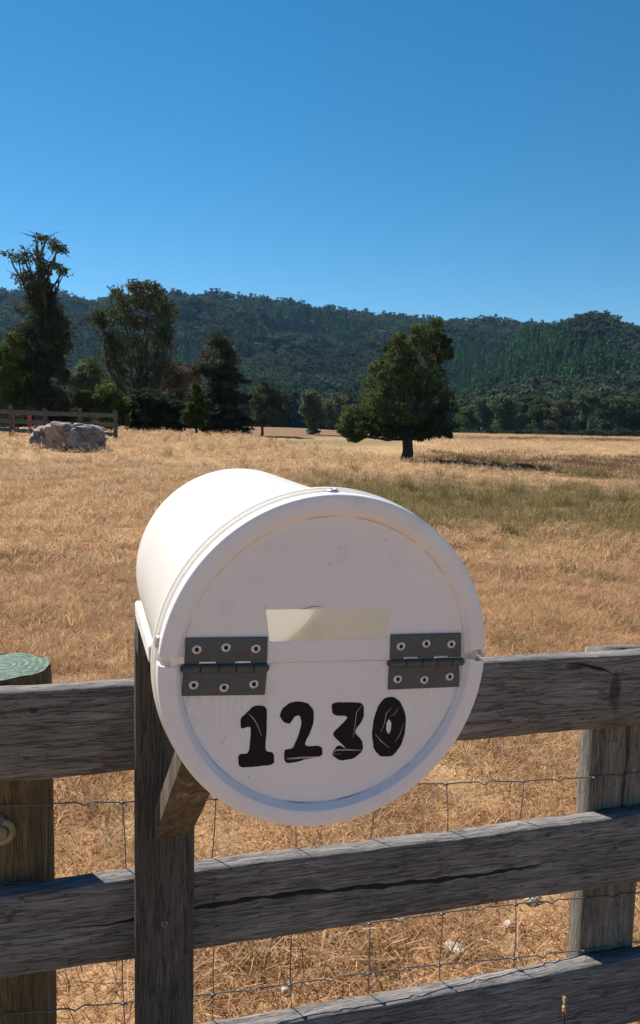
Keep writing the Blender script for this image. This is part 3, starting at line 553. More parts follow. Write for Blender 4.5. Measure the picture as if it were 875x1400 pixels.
# trees in a row along the far edge of the right-hand field: a few kinds, copied
def copy_tree(o, loc, rz, sc_):
    c_ = o.copy(); C.objects.link(c_); c_.location = loc; c_.rotation_euler = (0, 0, rz); c_.scale = sc_
    for ch in o.children:
        k_ = ch.copy(); C.objects.link(k_); k_.parent = c_
    return c_
G = 'trees along the far edge of the field'
rowlab = ['broad gum tree in the row along the far field edge', 'gum with tall pale trunk in the row along the far field edge', 'dark rounded tree in the row along the far field edge', 'bright green tree in the row along the far field edge']
YR = 225
rows = [make_tree('row_tree', rowlab[0], (690, 601), [(690, 545, 14, 10), (678, 556, 14, 12), (702, 556, 13, 12), (690, 568, 16, 12), (680, 578, 12, 10, .6), (704, 580, 10, 9, .6)], YR, .42, 260, 'leaf_row', 'gumbark', seed=51, trunk_h=.35, group=G),
        make_tree('row_tree', rowlab[1], (803, 598), [(800, 540, 14, 9), (812, 547, 12, 9), (792, 550, 10, 9), (804, 560, 14, 8, .6), (796, 570, 8, 6, .4)], YR, .4, 240, 'leaf_row', 'gumbark', seed=52, trunk_h=.6, group=G),
        make_tree('row_tree', rowlab[2], (742, 600), [(742, 552, 14, 12), (730, 564, 13, 14), (754, 566, 13, 14), (742, 578, 18, 12), (735, 588, 16, 8), (752, 588, 14, 8)], YR, .42, 280, 'leaf_gum', seed=53, trunk_h=.2, group=G),
        make_tree('row_tree', rowlab[3], (638, 600), [(638, 562, 10, 8), (630, 572, 10, 10), (647, 573, 10, 10), (638, 584, 14, 9)], YR, .38, 240, 'leaf_bright', seed=54, trunk_h=.2, group=G)]
for i, (px, kd, s_, dy) in enumerate(((622, 2, .8, 18), (655, 0, .95, 10), (668, 2, .8, 25), (712, 1, .85, 20), (722, 0, 1.0, 14), (758, 0, .95, -6), (772, 2, .85, 22), (783, 0, .9, 16), (818, 2, .95, 25), (830, 0, 1.0, 4), (846, 0, 1.1, 14), (862, 2, 1.05, 8), (880, 0, 1.15, 6), (900, 2, 1.1, 16), (925, 1, 1.1, 4), (950, 0, 1.1, 12), (600, 0, .9, 14), (580, 2, .9, 20), (560, 0, .9, 18), (535, 2, .8, 22), (515, 0, .85, 26))):
    y_ = YR+dy; x_ = (px-437.5)/F*y_; copy_tree(rows[kd][0], (x_, y_, float(height(x_, y_))-.2), i*1.9, (s_, s_, s_*(.9+.2*((i*7) % 5)/5)))
bsh, _ = make_tree('hedge_bush', 'low dark bush under the row of far trees', (850, 600), [(850, 590, 10, 5), (842, 594, 8, 4), (860, 593, 9, 5)], 205, .3, 200, 'leaf_dark', seed=61, cat='bush', trunk_h=.3, group='low bushes under the far trees')
for i in range(22):
    px = 620+i*13.5+4*math.sin(i*2.7); y_ = 205+9*math.sin(i*1.7); s_ = .6+.5*abs(math.sin(i*3.1)); x_ = (px-437.5)/F*y_
    copy_tree(bsh, (x_, y_, float(height(x_, y_))-.2), i*2.2, (s_*1.2, s_, s_*.9))
# lone trees standing up on the bare crest of the ridge
for i, (px, py, s_) in enumerate(((332, 410, .5), (349, 410, .45))):
    D_ = 1440.; x_ = (px-437.5)/F*D_; c_ = copy_tree(rows[2][0], (x_, D_, float(hill_z(np.array(px), np.array(D_)))-1), i, (.62, .62, .7))
    tag(c_, 'tiny lone tree on the bare crest of the ridge', group='lone trees on the ridge crest')

# ------------------------------------------------------------------ near fence
FA = .272; FO = np.array([0, 1.4, 0]); EU = np.array([math.cos(FA), math.sin(FA), 0]); EN = np.array([-math.sin(FA), math.cos(FA), 0])
def fp(px, py, off=0.):
    P = onplane(px, py, FO+EN*off, EN); return float((P-FO)@EU), float(P[2])
fence = empty('rail_fence', FO, FA); tag(fence, 'weathered grey timber rail fence with one round and square posts', 'fence')
U0, U1 = -1.5, 2.6
def rail(z0, z1, mat, crack=None, seed=0, thick=.04):
    """board with slightly uneven edges; crack: (x, z, halfwidth) samples in board coordinates, cut into the front face"""
    rng = np.random.default_rng(seed); L = U1-U0; nx = 420; xs = np.linspace(0, L, nx); h = z1-z0
    ph = rng.uniform(0, 6.28, 8); wv = lambda k: .0012*np.sin(xs*7+ph[k])+.0008*np.sin(xs*23+ph[k+1])+.0005*np.sin(xs*71+ph[k+2])
    eb, et, ef = wv(0), wv(2), wv(4)
    zc, hwid = np.full(nx, h*.5), np.zeros(nx)
    if crack is not None:
        cx_, cz_, cw_ = np.array(crack).T; cw_ = cw_*.95; zc = np.interp(xs, cx_, cz_)+.0012*np.sin(xs*60)*(np.interp(xs, cx_, cw_) > 1e-4)+.0008*np.sin(xs*171); hwid = np.interp(xs, cx_, cw_)
        hwid = hwid*(1+.25*np.sin(xs*97)+.2*np.sin(xs*43+1))
    cols = []
    lo = [.004, .02, .45, .9]
    zs = [0*xs+eb, .004+eb]+[eb+.004+(zc-hwid-.003-.004)*t for t in (.35, .7, 1.)]+[zc-hwid, zc-.75*hwid, zc+.6*hwid, zc+hwid]+[zc+hwid+.003+(h-.004-zc-hwid-.003)*t for t in (0, .35, .7, 1.)]+[h+et]
    dep = np.minimum(hwid*3.5, .016)
    yd = [0*xs+.004, 0*xs, 0*xs, 0*xs, 0*xs-0*dep, 0*dep, dep, dep*.9, 0*dep, 0*xs, 0*xs, 0*xs, 0*xs, 0*xs+.003]
    P = [np.stack([xs, y_+ef*.5*(0 < i_ < 13), z_], -1) for i_, (y_, z_) in enumerate(zip(yd, zs))]
    P += [np.stack([xs, 0*xs+thick-.003, h+et], -1), np.stack([xs, 0*xs+thick, h-.004+0*xs], -1), np.stack([xs, 0*xs+thick, .004+0*xs], -1), np.stack([xs, 0*xs+thick-.003, eb], -1)]
    m = len(P); V = np.stack(P, 1).reshape(-1, 3); f = [(i*m+j, (i+1)*m+j, (i+1)*m+(j+1) % m, i*m+(j+1) % m) for i in range(nx-1) for j in range(m)]
    me = npmesh('rail', V, f); me.materials.append(mat); me.materials.append(MT['crack'])
    wide = np.repeat(hwid[:-1] > 3e-4, m)
    me.polygons.foreach_set('material_index', np.array([1 if (5 <= q % m <= 7 and wide[q]) else 0 for q in range(len(f))], np.int32))
    bm = bmesh.new(); bm.from_mesh(me); bmesh.ops.holes_fill(bm, edges=[e for e in bm.edges if e.is_boundary]); bm.to_mesh(me); bm.free()
    return link('rail', me, mat, fence, (U0, 0, z0))
def screw(parent, x, z, r=.0055, y=0., mat='screw'):
    """countersunk screw or nail head on a front face (local -y)"""
    prof = [(0, .0006), (.35*r, .0006), (.42*r, -.0012), (.8*r, -.0012), (r, 0), (r, .004)]
    v = []; n_ = 14
    for (rr, yy) in prof:
        for j in range(n_): a_ = 6.2832*j/n_; v.append((x+rr*math.cos(a_), y+yy-.0006, z+rr*math.sin(a_)))
    f = [(i*n_+j, i*n_+(j+1) % n_, (i+1)*n_+(j+1) % n_, (i+1)*n_+j) for i in range(len(prof)-1) for j in range(n_)]
    o = link('screw', npmesh('screw', v, f), MT[mat], parent, smooth=True)
    v2 = [(x, y-.0008, z)]+[(x+.36*r*math.cos(6.2832*j/8), y-.0008, z+.36*r*math.sin(6.2832*j/8)) for j in range(8)]
    if parent.parent is None: link('screw_recess', npmesh('screw_recess', v2, [(0, 1+(j+1) % 8, 1+j) for j in range(8)]), MT['dark'], o)
    return o
def fsc(r_, z0, pxs):
    for (px, py) in pxs: u, z = fp(px, py); screw(r_, u-U0, z-z0)
top = rail(.906, 1.058, MT['rail_top'], seed=1, crack=[(0, .1, 0), (2.03, .142, 0), (2.05, .14, .0022), (2.10, .125, .0028), (2.13, .112, .0018), (2.145, .10, 0), (4.1, .1, 0)]); fsc(top, .906, [(869, 947), (21, 966), (21, 1036)])
z2 = .557
ck = [(fp(px, py)[0]-U0, fp(px, py)[1]-z2, hw) for px, py, hw in ((80, 1270, 0), (100, 1268, .0008), (150, 1263, .0016), (181, 1258, .0030), (262, 1243, .0040), (300, 1236, .0042), (345, 1229, .0045), (400, 1222, .0050), (450, 1218, .0042), (500, 1213, .0046), (560, 1207, .0048), (600, 1203, .0045), (650, 1197, .0040), (680, 1192, .0034), (720, 1185, .0022), (745, 1180, .0008), (770, 1176, .0005), (815, 1170, 0))]
second = rail(z2, .707, MT['rail'], seed=2, crack=ck); fsc(second, z2, [(12, 1246), (16, 1308)])
third = rail(.23, .381, MT['rail'], seed=3)
# posts
def square_post(u0, u1, top_z, name='post', mat='post', dep=.12, split=None):
    wd = u1-u0; bm = box_bm(-wd/2, wd/2, 0, dep, -.3, top_z, .004, 2)
    return link(name, bm_mesh(name, bm), MT[mat], fence, ((u0+u1)/2, .0445, 0))
def split_post(u0, u1, top_z, us, hw, dep=.12):
    """square post whose front is split by a long drying crack"""
    zs = np.concatenate([[-.3], np.linspace(.1, top_z, 60)]); V, f = [], []
    for z in zs:
        c_ = us+.004*math.sin(z*9)+.0015*math.sin(z*40); k_ = hw*(1+.3*math.sin(z*31))*smooth01(.45, .7, z)
        row = [(u0+.004, 0, z), (c_-k_-.006, 0, z), (c_-k_, 0, z), (c_-.7*k_, min(.025, 6*k_), z), (c_+.7*k_, min(.025, 6*k_), z), (c_+k_, 0, z), (c_+k_+.006, 0, z), (u1-.004, 0, z), (u1, .004, z), (u1, dep-.004, z), (u1-.004, dep, z), (u0+.004, dep, z), (u0, dep-.004, z), (u0, .004, z)]
        V += row
    m = 14
    for i in range(len(zs)-1):
        for j in range(m): f.append((i*m+j, i*m+(j+1) % m, (i+1)*m+(j+1) % m, (i+1)*m+j))
    me = npmesh('post', V, f); bm = bmesh.new(); bm.from_mesh(me); bmesh.ops.holes_fill(bm, edges=[e for e in bm.edges if e.is_boundary]); bmesh.ops.recalc_face_normals(bm, faces=bm.faces[:]); bm.to_mesh(me); bm.free()
    return link('post', me, MT['post'], fence, (0, .0445, 0))
split_post(.621, .757, 1.051, fp(854, 1050, .045)[0], .0042, .05)
square_post(2.42, 2.55, 1.08); square_post(-1.46, -1.33, 1.07)
# round treated strainer post
PR = .085; pc = (fp(70, 1000, .044+PR)[0]-PR+.002, .0445+PR)
rng_ = np.random.default_rng(4); nth = 40; zs = np.linspace(-.3, 1.066, 40); V = []
for z in zs:
    for j in range(nth):
        a_ = 6.2832*j/nth; r_ = PR*(1+.012*math.sin(3*a_+z*2)+.008*math.sin(7*a_+z*5)+.006*math.sin(19*a_))*(1 if z < 1.06 else .97); V.append((r_*math.cos(a_), r_*math.sin(a_), z))
f = [(i*nth+j, i*nth+(j+1) % nth, (i+1)*nth+(j+1) % nth, (i+1)*nth+j) for i in range(len(zs)-1) for j in range(nth)]
rpost = link('round_post', npmesh('round_post', V, f), MT['round'], fence, (pc[0], pc[1], 0), smooth=True)
V = [(PR*.97*math.cos(6.2832*j/nth), PR*.97*math.sin(6.2832*j/nth), 1.0665+.002*math.sin(j)) for j in range(nth)]+[(PR*.5*math.cos(6.2832*j/nth), PR*.5*math.sin(6.2832*j/nth), 1.069) for j in range(nth)]+[(0, 0, 1.069)]
me = bpy.data.meshes.new('post_end'); me.from_pydata(V, [], [(j, (j+1) % nth, nth+(j+1) % nth, nth+j) for j in range(nth)]+[(nth+j, nth+(j+1) % nth, 2*nth) for j in range(nth)])
link('post_end', me, MT['endgrain'], rpost)['label'] = 'green stained end grain of the round post'
# insulator ring with nail on the round post
u_, z_ = fp(1, 1136, .044); ri = empty('ring_insulator', (u_, .044, z_), 0, fence)
th = np.linspace(0, 2*np.pi, 33)[:-1]; V, f = [], []
for i, a_ in enumerate(th):
    for k_ in range(8):
        q = 6.2832*k_/8; rr = .0185+.0065*math.cos(q); V.append((rr*math.cos(a_), -.004+.0055*math.sin(q), rr*math.sin(a_)))
f = [(i*8+k_, i*8+(k_+1) % 8, ((i+1) % 32)*8+(k_+1) % 8, ((i+1) % 32)*8+k_) for i in range(32) for k_ in range(8)]
link('ring', npmesh('ring', V, f), MT['ring'], ri, smooth=True)
link('stem', npmesh('stem', *map(np.array, tube_vf([(0, -.012, .0), (0, .02, .0)], .012, 12))), MT['ring'], ri, smooth=True)
link('nail', npmesh('nail', *map(np.array, tube_vf([(-.002, -.014, .024), (0, .012, .026)], [.008, .006], 10))), MT['wire'], ri, smooth=True)

# wire netting between rails and posts
net = empty('wire_netting', FO+EN*.0425, FA); tag(net, 'galvanised sheep wire netting strung behind the timber rails', 'wire netting')
stays = [-.955, -.79, -.632, -.471, -.34, -.178, -.025, .132, .29, .456, .632]+[.632+.16*k_ for k_ in range(1, 12)]
LW = [(.838, -.055), (.703, -.018), (.555, -.045), (.452, -.06), (.33, -.06), (.22, -.04), (.12, -.03), (.05, -.02)]
def wz(k_, u): b0, sl_ = LW[k_]; return b0+sl_*(np.clip(u, -.6, .8)+.47)/1.1+.003*np.sin(u*9+k_*2)
for k_ in range(len(LW)):
    pts = []
    for i in range(len(stays)-1):
        a_, c_ = stays[i], stays[i+1]; m_ = (a_+c_)/2+.012*math.sin(i*5+k_*3)
        for u, dz in ((a_, 0), (a_+.02, .001), (m_-.022, .001), (m_-.010, -.005), (m_+.006, .004), (m_+.02, .0015)): pts.append((u, .0012*math.sin(u*40+k_), float(wz(k_, u))+dz))
    pts.append((stays[-1], 0, float(wz(k_, stays[-1])))); v, f = tube_vf(pts, .00135, 6); link('line_wire', npmesh('line_wire', v, f), MT['wire'], net, smooth=True)
for i, u in enumerate(stays):
    pts = [(u+.004*math.sin(i*3+k_*2.2), -.0022, float(wz(k_, u))) for k_ in range(len(LW))]
    q = []
    for a_, c_ in zip(pts[:-1], pts[1:]): q += [a_, tuple((np.array(a_)*.5+np.array(c_)*.5)+np.array([.0025*math.sin(i*7+a_[2]*50), 0, 0]))]
    v, f = tube_vf(q+[pts[-1]], .0011, 6); st = link('stay_wire', npmesh('stay_wire', v, f), MT['wire'], net, smooth=True)
    kn_ = []
    for (x_, y_, z_) in pts: kn_.append(tube_vf([(x_-.0045, -.001, z_-.0012), (x_, -.0035, z_+.001), (x_+.0045, -.001, z_-.0012)], .0024, 6))
    v, f = merge(kn_); tag(link('knot', npmesh('knot', v, f), MT['wire'], st), kind='stuff')

# ------------------------------------------------------------------ bucket frame
BAZ, BEL = -.3054, .0343; BC = np.array([.0143, .706, 1.2862])
E3 = np.array([math.sin(BAZ)*math.cos(BEL), math.cos(BAZ)*math.cos(BEL), math.sin(BEL)]); E1 = np.array([math.cos(BAZ), -math.sin(BAZ), 0]); E2 = np.cross(E1, E3)
def lp(px, py, w_=.007):
    P = onplane(px, py, BC+E3*w_, E3)-BC; return float(P@E1), float(P@E2)
OFF = np.array([0, .2, -.145])                       # the empty sits at the pail's lowest line
def frame_empty(name, off):
    o = bpy.data.objects.new(name, None); C.objects.link(o); o.empty_display_size = .1
    org = BC+E1*off[0]+E3*off[1]+E2*off[2]; m_ = Matrix.Identity(4)
    for i in range(3): m_[i][0], m_[i][1], m_[i][2], m_[i][3] = E1[i], E3[i], E2[i], org[i]
    o.matrix_world = m_; return o

# ------------------------------------------------------------------ letterbox stand: post, cradle arms, brace
ax_, az_ = lp(184.5, 821, .60)                       # top outer corner of the left cradle arm, where it passes the post
stand = empty('letterbox_stand', FO+EU*(-.277)-EN*.0445, FA); tag(stand, 'dark timber post with diagonal brace and cradle arms holding the white pail', 'letterbox stand')
PTOP = 1.165
sp_ = link('post', bm_mesh('post', box_bm(-.048, .048, -.0455, .0, -.3, PTOP, .003, 2)), MT['stand'], stand)
u, z = fp(225, 1263, -.09); screw(sp_, u+.277, z, .006, -.0455)
# arms run along the pail's axis; expressed in the stand's frame through world coordinates
SI = np.array(Matrix.Translation(Vector(FO+EU*(-.277)-EN*.0445)) @ Matrix.Rotation(FA, 4, 'Z')); SI = np.linalg.inv(SI)
def to_stand(P): return (SI@np.append(P, 1))[:3]
def b2w(x, w_, v): return BC+E1*x+E3*w_+E2*v
def hexa(name, corners, mat, parent, bev=.003, sub=0):
    bm = bmesh.new(); vs_ = [bm.verts.new(to_stand(np.asarray(p))) for p in corners]
    for q in ((3,2,1,0),(4,5,6,7),(0,1,5,4),(1,2,6,5),(2,3,7,6),(3,0,4,7)): bm.faces.new([vs_[i] for i in q])
    bmesh.ops.recalc_face_normals(bm, faces=bm.faces[:])
    if bev: bmesh.ops.bevel(bm, geom=bm.edges[:], offset=bev, segments=1, affect='EDGES')
    return link(name, bm_mesh(name, bm), mat, parent)
AW, AH = .032, .026
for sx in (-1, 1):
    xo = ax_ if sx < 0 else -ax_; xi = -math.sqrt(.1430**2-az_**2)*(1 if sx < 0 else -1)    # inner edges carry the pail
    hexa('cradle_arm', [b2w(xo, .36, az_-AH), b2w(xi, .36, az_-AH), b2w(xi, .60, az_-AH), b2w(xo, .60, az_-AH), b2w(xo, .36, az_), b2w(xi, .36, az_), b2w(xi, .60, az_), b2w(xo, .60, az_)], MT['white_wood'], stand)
zc_ = az_-AH
for (w0, w1) in ((.535, .60), (.26, .32)):           # cross boards under the arms, on the post and on the brace
    xa = ax_ if w0 > .4 else -.075; xb = -ax_ if w0 > .4 else .075; zt = zc_+.001 if w0 > .4 else -.1445
    hexa('cross_board', [b2w(xa, w0, zt-.05), b2w(xb, w0, zt-.05), b2w(xb, w1, zt-.05), b2w(xa, w1, zt-.05), b2w(xa, w0, zt), b2w(xb, w0, zt), b2w(xb, w1, zt), b2w(xa, w1, zt)], MT['stand'], stand)
# brace: foot on the post face, head under the front cross board
Pn = FO-EN*.09
def post_pt(px, py): return onplane(px, py, Pn, EN)
fl, frr = post_pt(211, 1155), post_pt(262, 1140); fl[2] = frr[2] = (fl[2]+frr[2])/2
dirv = E3*-1.; run = .36; up_ = 1.02
hx = b2w(0, .3, -.1445-.05); rise = hx[2]-frr[2]-.03
head = -E3*(rise*1.02)+np.array([0, 0, rise])
thk = np.array([0, 0, .05])                          # vertical depth of the sloping timber
wv_ = (frr-fl)
A, B_ = fl+EN*.006, frr+EN*.006
nudge = EU*.012
hexa('brace', [A+0*thk, B_+0*thk, B_+head+nudge, A+head+nudge, A+thk, B_+thk, B_+head+thk*.98+nudge, A+head+thk*.98+nudge], MT['brace'], stand, .002)

# ------------------------------------------------------------------ the pail letterbox
pail = frame_empty('pail_letterbox', OFF); tag(pail, 'white plastic pail letterbox lying on its side, lid hand painted 1230', 'letterbox')
def L3(x, w_, v): return (x-OFF[0], w_-OFF[1], v-OFF[2])
def lathe(prof, n=160, closed=True):
    V = []; m = len(prof)
    for (r_, w_) in prof:
        for j in range(n): a_ = 6.283185*j/n; V.append(L3(r_*math.cos(a_), w_, r_*math.sin(a_)))
    rg = range(m) if closed else range(m-1)
    f = [(i*n+j, ((i+1) % m)*n+j, ((i+1) % m)*n+(j+1) % n, i*n+(j+1) % n) for i in rg for j in range(n)]
    me = bpy.data.meshes.new('pail'); bm = bmesh.new(); bv = [bm.verts.new(p) for p in V]
    for q in f:
        bm.faces.new([bv[i] for i in q])
    bmesh.ops.remove_doubles(bm, verts=bm.verts[:], dist=1e-6)
    bmesh.ops.recalc_face_normals(bm, faces=bm.faces[:]); bm.to_mesh(me); bm.free(); return me
t_ = .0024; RF, RB, LB = .1465, .1425, .446
out = [(.1490, .010), (.1470, .0180), (.1580, .0183), (.1592, .0188), (.1595, .0200), (.1592, .0214), (.1580, .0220), (.1490, .0224), (.1490, .0278), (.1592, .0282), (.1602, .0292), (.1602, .0355), (.1585, .0375), (.1500, .0395), (.1482, .042), (.1480, .052), (.1510, .0535), (.1520, .057), (.1510, .0605), (.1480, .062), (RF, .070)]
out += [(RF+(RB-RF)*q, .07+(LB-.012-.07)*q) for q in (.25, .5, .75, 1.)]+[(RB-.001, LB-.005), (RB-.004, LB-.001), (RB-.008, LB), (RB-.014, LB), (RB-.017, LB-.004), (.001, LB-.006)]
inn = [(.001, LB-.006-t_), (RB-.02, LB-.006-t_), (RB-.006, LB-.012), (RB-t_, LB-.03), (RF-t_, .07), (.1458, .045), (.1450, .018), (.1465, .010)]
bd = link('pail_body', lathe(out+inn), MT['plastic'], pail, smooth=True)
# lid, cut across into a fixed upper half with a slot and a hinged lower flap
lo = [(.001, .0068), (.08, .0070), (.131, .0070), (.1362, .0070), (.1374, .0062), (.1408, .0010), (.1420, .0000), (.1445, -.0004), (.1510, -.0006), (.1555, -.0003), (.1567, .0003), (.1574, .0014), (.1576, .0050), (.1578, .0132), (.1572, .0142), (.1560, .0145)]
li = [(.1548, .0138), (.1548, .0050), (.1535, .0030), (.1500, .0020), (.1455, .0020), (.1438, .0028), (.1428, .0040), (.1392, .0086), (.136, .0094), (.08, .0096), (.001, .0094)]
lid_me = lathe(lo+li, 200)
def prism(poly_px, d0=-.03, d1=.06, w_=.007, raw=False):
    """closed prism whose outline is given in photo pixels on the lid's plane"""
    pl = poly_px if raw else [lp(px, py, w_) for px, py in poly_px]
    bm = bmesh.new(); a_ = [bm.verts.new(L3(x, d0, v)) for x, v in pl]; c_ = [bm.verts.new(L3(x, d1, v)) for x, v in pl]
    n = len(pl); bm.faces.new(a_); bm.faces.new(c_[::-1])
    for i in range(n): bm.faces.new((a_[i], c_[i], c_[(i+1) % n], a_[(i+1) % n]))
    bmesh.ops.recalc_face_normals(bm, faces=bm.faces[:]); return bm_mesh('cutter', bm)
def cut(me, cutters):
    o = bpy.data.objects.new('t', me.copy()); C.objects.link(o); cs = []
    for c_ in cutters:
        co_ = bpy.data.objects.new('c', c_); C.objects.link(co_); cs.append(co_); md = o.modifiers.new('b', 'BOOLEAN'); md.operation = 'DIFFERENCE'; md.object = co_; md.solver = 'EXACT'
    bpy.context.view_layer.update(); dg = bpy.context.evaluated_depsgraph_get(); r_ = bpy.data.meshes.new_from_object(o.evaluated_get(dg))
    for q in cs+[o]: bpy.data.objects.remove(q)
    return r_
# seam lines (photo pixels): edge of the upper half, edge of the flap
seam_up = [(150, 893), (214, 891), (222, 896), (226, 894), (234, 895), (239, 899), (244, 896), (251, 898), (252, 905.6), (364, 904), (450, 902.2), (534, 900.2), (628, 897.5), (632, 893), (636, 891.5), (641, 886.5), (648, 885), (652, 884), (655, 888), (658, 897), (720, 898)]
seam_dn = [(150, 906), (206, 905), (220, 908), (232, 909), (242, 908), (250, 908), (364, 907), (450, 905.2), (534, 903.2), (630, 900.5), (640, 898), (647, 901), (655, 900), (663, 902), (720, 901)]
slot = [(363.5, 833.5), (415, 833), (470, 833.8), (531, 833.2), (534.5, 836), (531.5, 869), (529, 872.5), (470, 874.5), (420, 876.8), (372, 878.3), (368.5, 876)]
upper_me = cut(lid_me, [prism([*seam_up, (720, 1300), (150, 1300)]), prism(slot)])
lower_me = cut(lid_me, [prism([*seam_dn, (720, 500), (150, 500)])])
def shade(me, ang=.5):
    me.polygons.foreach_set('use_smooth', [True]*len(me.polygons)); bm = bmesh.new(); bm.from_mesh(me)
    for e in bm.edges:
        if len(e.link_faces) == 2 and e.calc_face_angle(0) > ang: e.smooth = False
    bm.to_mesh(me); bm.free()
for m_ in (upper_me, lower_me, lid_me): m_.materials.clear(); shade(m_)
shade(bd.data)
up_o = link('lid_upper_half', upper_me, MT['lid'], pail); up_o['label'] = 'fixed upper half of the white lid with a cut letter slot'
lo_o = link('lid_flap', lower_me, MT['lid'], pail); lo_o['label'] = 'hinged lower half of the white lid painted 1230'
def slab(name, poly, d_front, d_back, mat, parent, hole=None, bev=0):
    """thin plate, outline in photo pixels on the lid's panel; d = offsets from the panel, minus towards the viewer"""
    W0 = .0069; P = [lp(px, py, W0) for px, py in poly]; bm = bmesh.new()
    if hole:
        Hh = [lp(px, py, W0) for px, py in hole]; es = []
        for ring in (P, Hh):
            vv = [bm.verts.new(L3(x, W0+d_front, v)) for x, v in ring]; es += [bm.edges.new((vv[i], vv[(i+1) % len(vv)])) for i in range(len(vv))]
        bmesh.ops.triangle_fill(bm, edges=es, use_beauty=True); r_ = bmesh.ops.extrude_face_region(bm, geom=bm.faces[:])
        bmesh.ops.translate(bm, verts=[g for g in r_['geom'] if isinstance(g, bmesh.types.BMVert)], vec=(0, d_back-d_front, 0))
    else:
        a_ = [bm.verts.new(L3(x, W0+d_front, v)) for x, v in P]; c_ = [bm.verts.new(L3(x, W0+d_back, v)) for x, v in P]; n = len(P)
        bm.faces.new(a_); bm.faces.new(c_[::-1])
        for i in range(n): bm.faces.new((a_[i], c_[i], c_[(i+1) % n], a_[(i+1) % n]))
    bmesh.ops.recalc_face_normals(bm, faces=bm.faces[:])
    if bev: bmesh.ops.bevel(bm, geom=[e for e in bm.edges if e.calc_face_angle(0) > 1], offset=bev, segments=1, affect='EDGES')
    return link(name, bm_mesh(name, bm), mat, parent)
def wobble(poly, amp=.35, step=4., seed=0):
    """hand-painted outline: subdivide, round the corners a little and jitter"""
    rng = np.random.default_rng(seed); P = np.array(poly, float)
    for _ in range(2): P = np.concatenate([np.stack([.82*P+.18*np.roll(P, -1, 0), .18*P+.82*np.roll(P, -1, 0)], 1)]).reshape(-1, 2)
    out_ = []
    for a_, c_ in zip(P, np.roll(P, -1, 0)):
        k_ = max(1, int(np.linalg.norm(c_-a_)/step)); out_ += [a_+(c_-a_)*i/k_+rng.normal(0, amp*.5, 2) for i in range(k_)]
    return out_
NZ = lambda pts: [(300+x/3.125, 940+y/3.125) for x, y in pts]
num = {'1': [(150, 75), (203, 80), (203, 170), (194, 272), (232, 277), (235, 328), (160, 337), (82, 343), (79, 285), (127, 282), (135, 180), (130, 165), (92, 178), (89, 130), (120, 105)],
       '2': [(256, 122), (268, 90), (300, 65), (335, 58), (378, 66), (403, 95), (403, 145), (390, 185), (358, 252), (438, 248), (441, 292), (380, 303), (330, 318), (278, 324), (276, 265), (313, 262), (338, 205), (352, 150), (342, 118), (322, 122), (300, 156), (275, 148)],
       '3': [(478, 65), (545, 62), (616, 66), (617, 132), (574, 188), (612, 228), (613, 268), (575, 303), (517, 314), (478, 287), (506, 243), (548, 266), (486, 206), (486, 192), (558, 122), (482, 119)],
       '0': [(735, 37), (775, 60), (797, 120), (793, 190), (775, 250), (742, 290), (725, 294), (690, 296), (660, 265), (650, 200), (660, 130), (680, 75), (705, 45)]}
for k_, (ch, p) in enumerate(num.items()):
    slab('painted_numeral', wobble(NZ(p), seed=k_), -.0003, .0004, MT['ink'], lo_o, hole=wobble(NZ([(724, 132), (735, 150), (733, 185), (722, 201), (712, 182), (713, 152)]), .2, 3.) if ch == '0' else None)
def strips(name, lines, mat, parent, d=-.0006, conv=None):
    W0 = .0069; V, f = [], []
    for pts, wid in lines:
        P = np.array([lp(px, py, W0) for px, py in (conv(pts) if conv else pts)]); tg = np.gradient(P, axis=0); tg /= np.linalg.norm(tg, axis=1)[:, None]+1e-9; nn_ = np.stack([-tg[:, 1], tg[:, 0]], -1); o = len(V)
        for i, (p, q) in enumerate(zip(P, nn_)):
            h_ = wid/2*(.35 if i in (0, len(P)-1) else 1); V += [L3(*(lambda a: (a[0], W0+d, a[1]))(p-q*h_)), L3(*(lambda a: (a[0], W0+d, a[1]))(p+q*h_))]
        f += [(o+2*i, o+2*i+1, o+2*i+3, o+2*i+2) for i in range(len(P)-1)]
    return link(name, npmesh(name, V, f), mat, parent)
tag_stuff = lambda o: tag(o, kind='stuff')
tag_stuff(strips('paint_scratch', [([(122, 110), (142, 128), (160, 155), (180, 208)], .0007), ([(287, 302), (360, 298), (437, 294)], .0016), ([(289, 308), (340, 303)], .0006), ([(480, 286), (497, 266), (550, 265), (607, 267)], .0011), ([(480, 286), (520, 281)], .0006), ([(612, 70), (585, 105), (578, 160), (570, 215)], .0006),
                         ([(663, 195), (690, 228), (726, 257)], .0007), ([(737, 82), (712, 110), (705, 150), (688, 190)], .0006), ([(765, 82), (748, 112), (728, 122)], .0005), ([(787, 150), (770, 200), (748, 235)], .0005)], MT['scratch'], lo_o, conv=NZ))
tag_stuff(strips('scuff_mark', [([(395, 1096), (430, 1098.5), (455, 1095.5), (480, 1088), (496, 1083)], .0012), ([(571, 1034), (566, 1044), (569, 1046)], .0016), ([(585, 1018), (581, 1025)], .0005), ([(339, 1060), (341, 1063)], .001), ([(310, 1005), (306, 1012), (301, 1017)], .0003), ([(282, 1030), (284, 1036)], .0012)], MT['scuff'], lo_o, d=-.0004))
tag_stuff(strips('scuff_mark', [([(578, 738), (585, 744), (594, 753)], .0011), ([(552, 719), (560, 725), (568, 730)], .0008), ([(541, 714), (548, 717)], .0005), ([(622, 797), (630, 815), (637, 833)], .0004), ([(412, 833.3), (425, 829.5), (442, 828.5)], .0006), ([(363, 823), (363.2, 834)], .0005), ([(248, 788), (252, 784)], .0004)], MT['scuff'], up_o, d=-.0004))
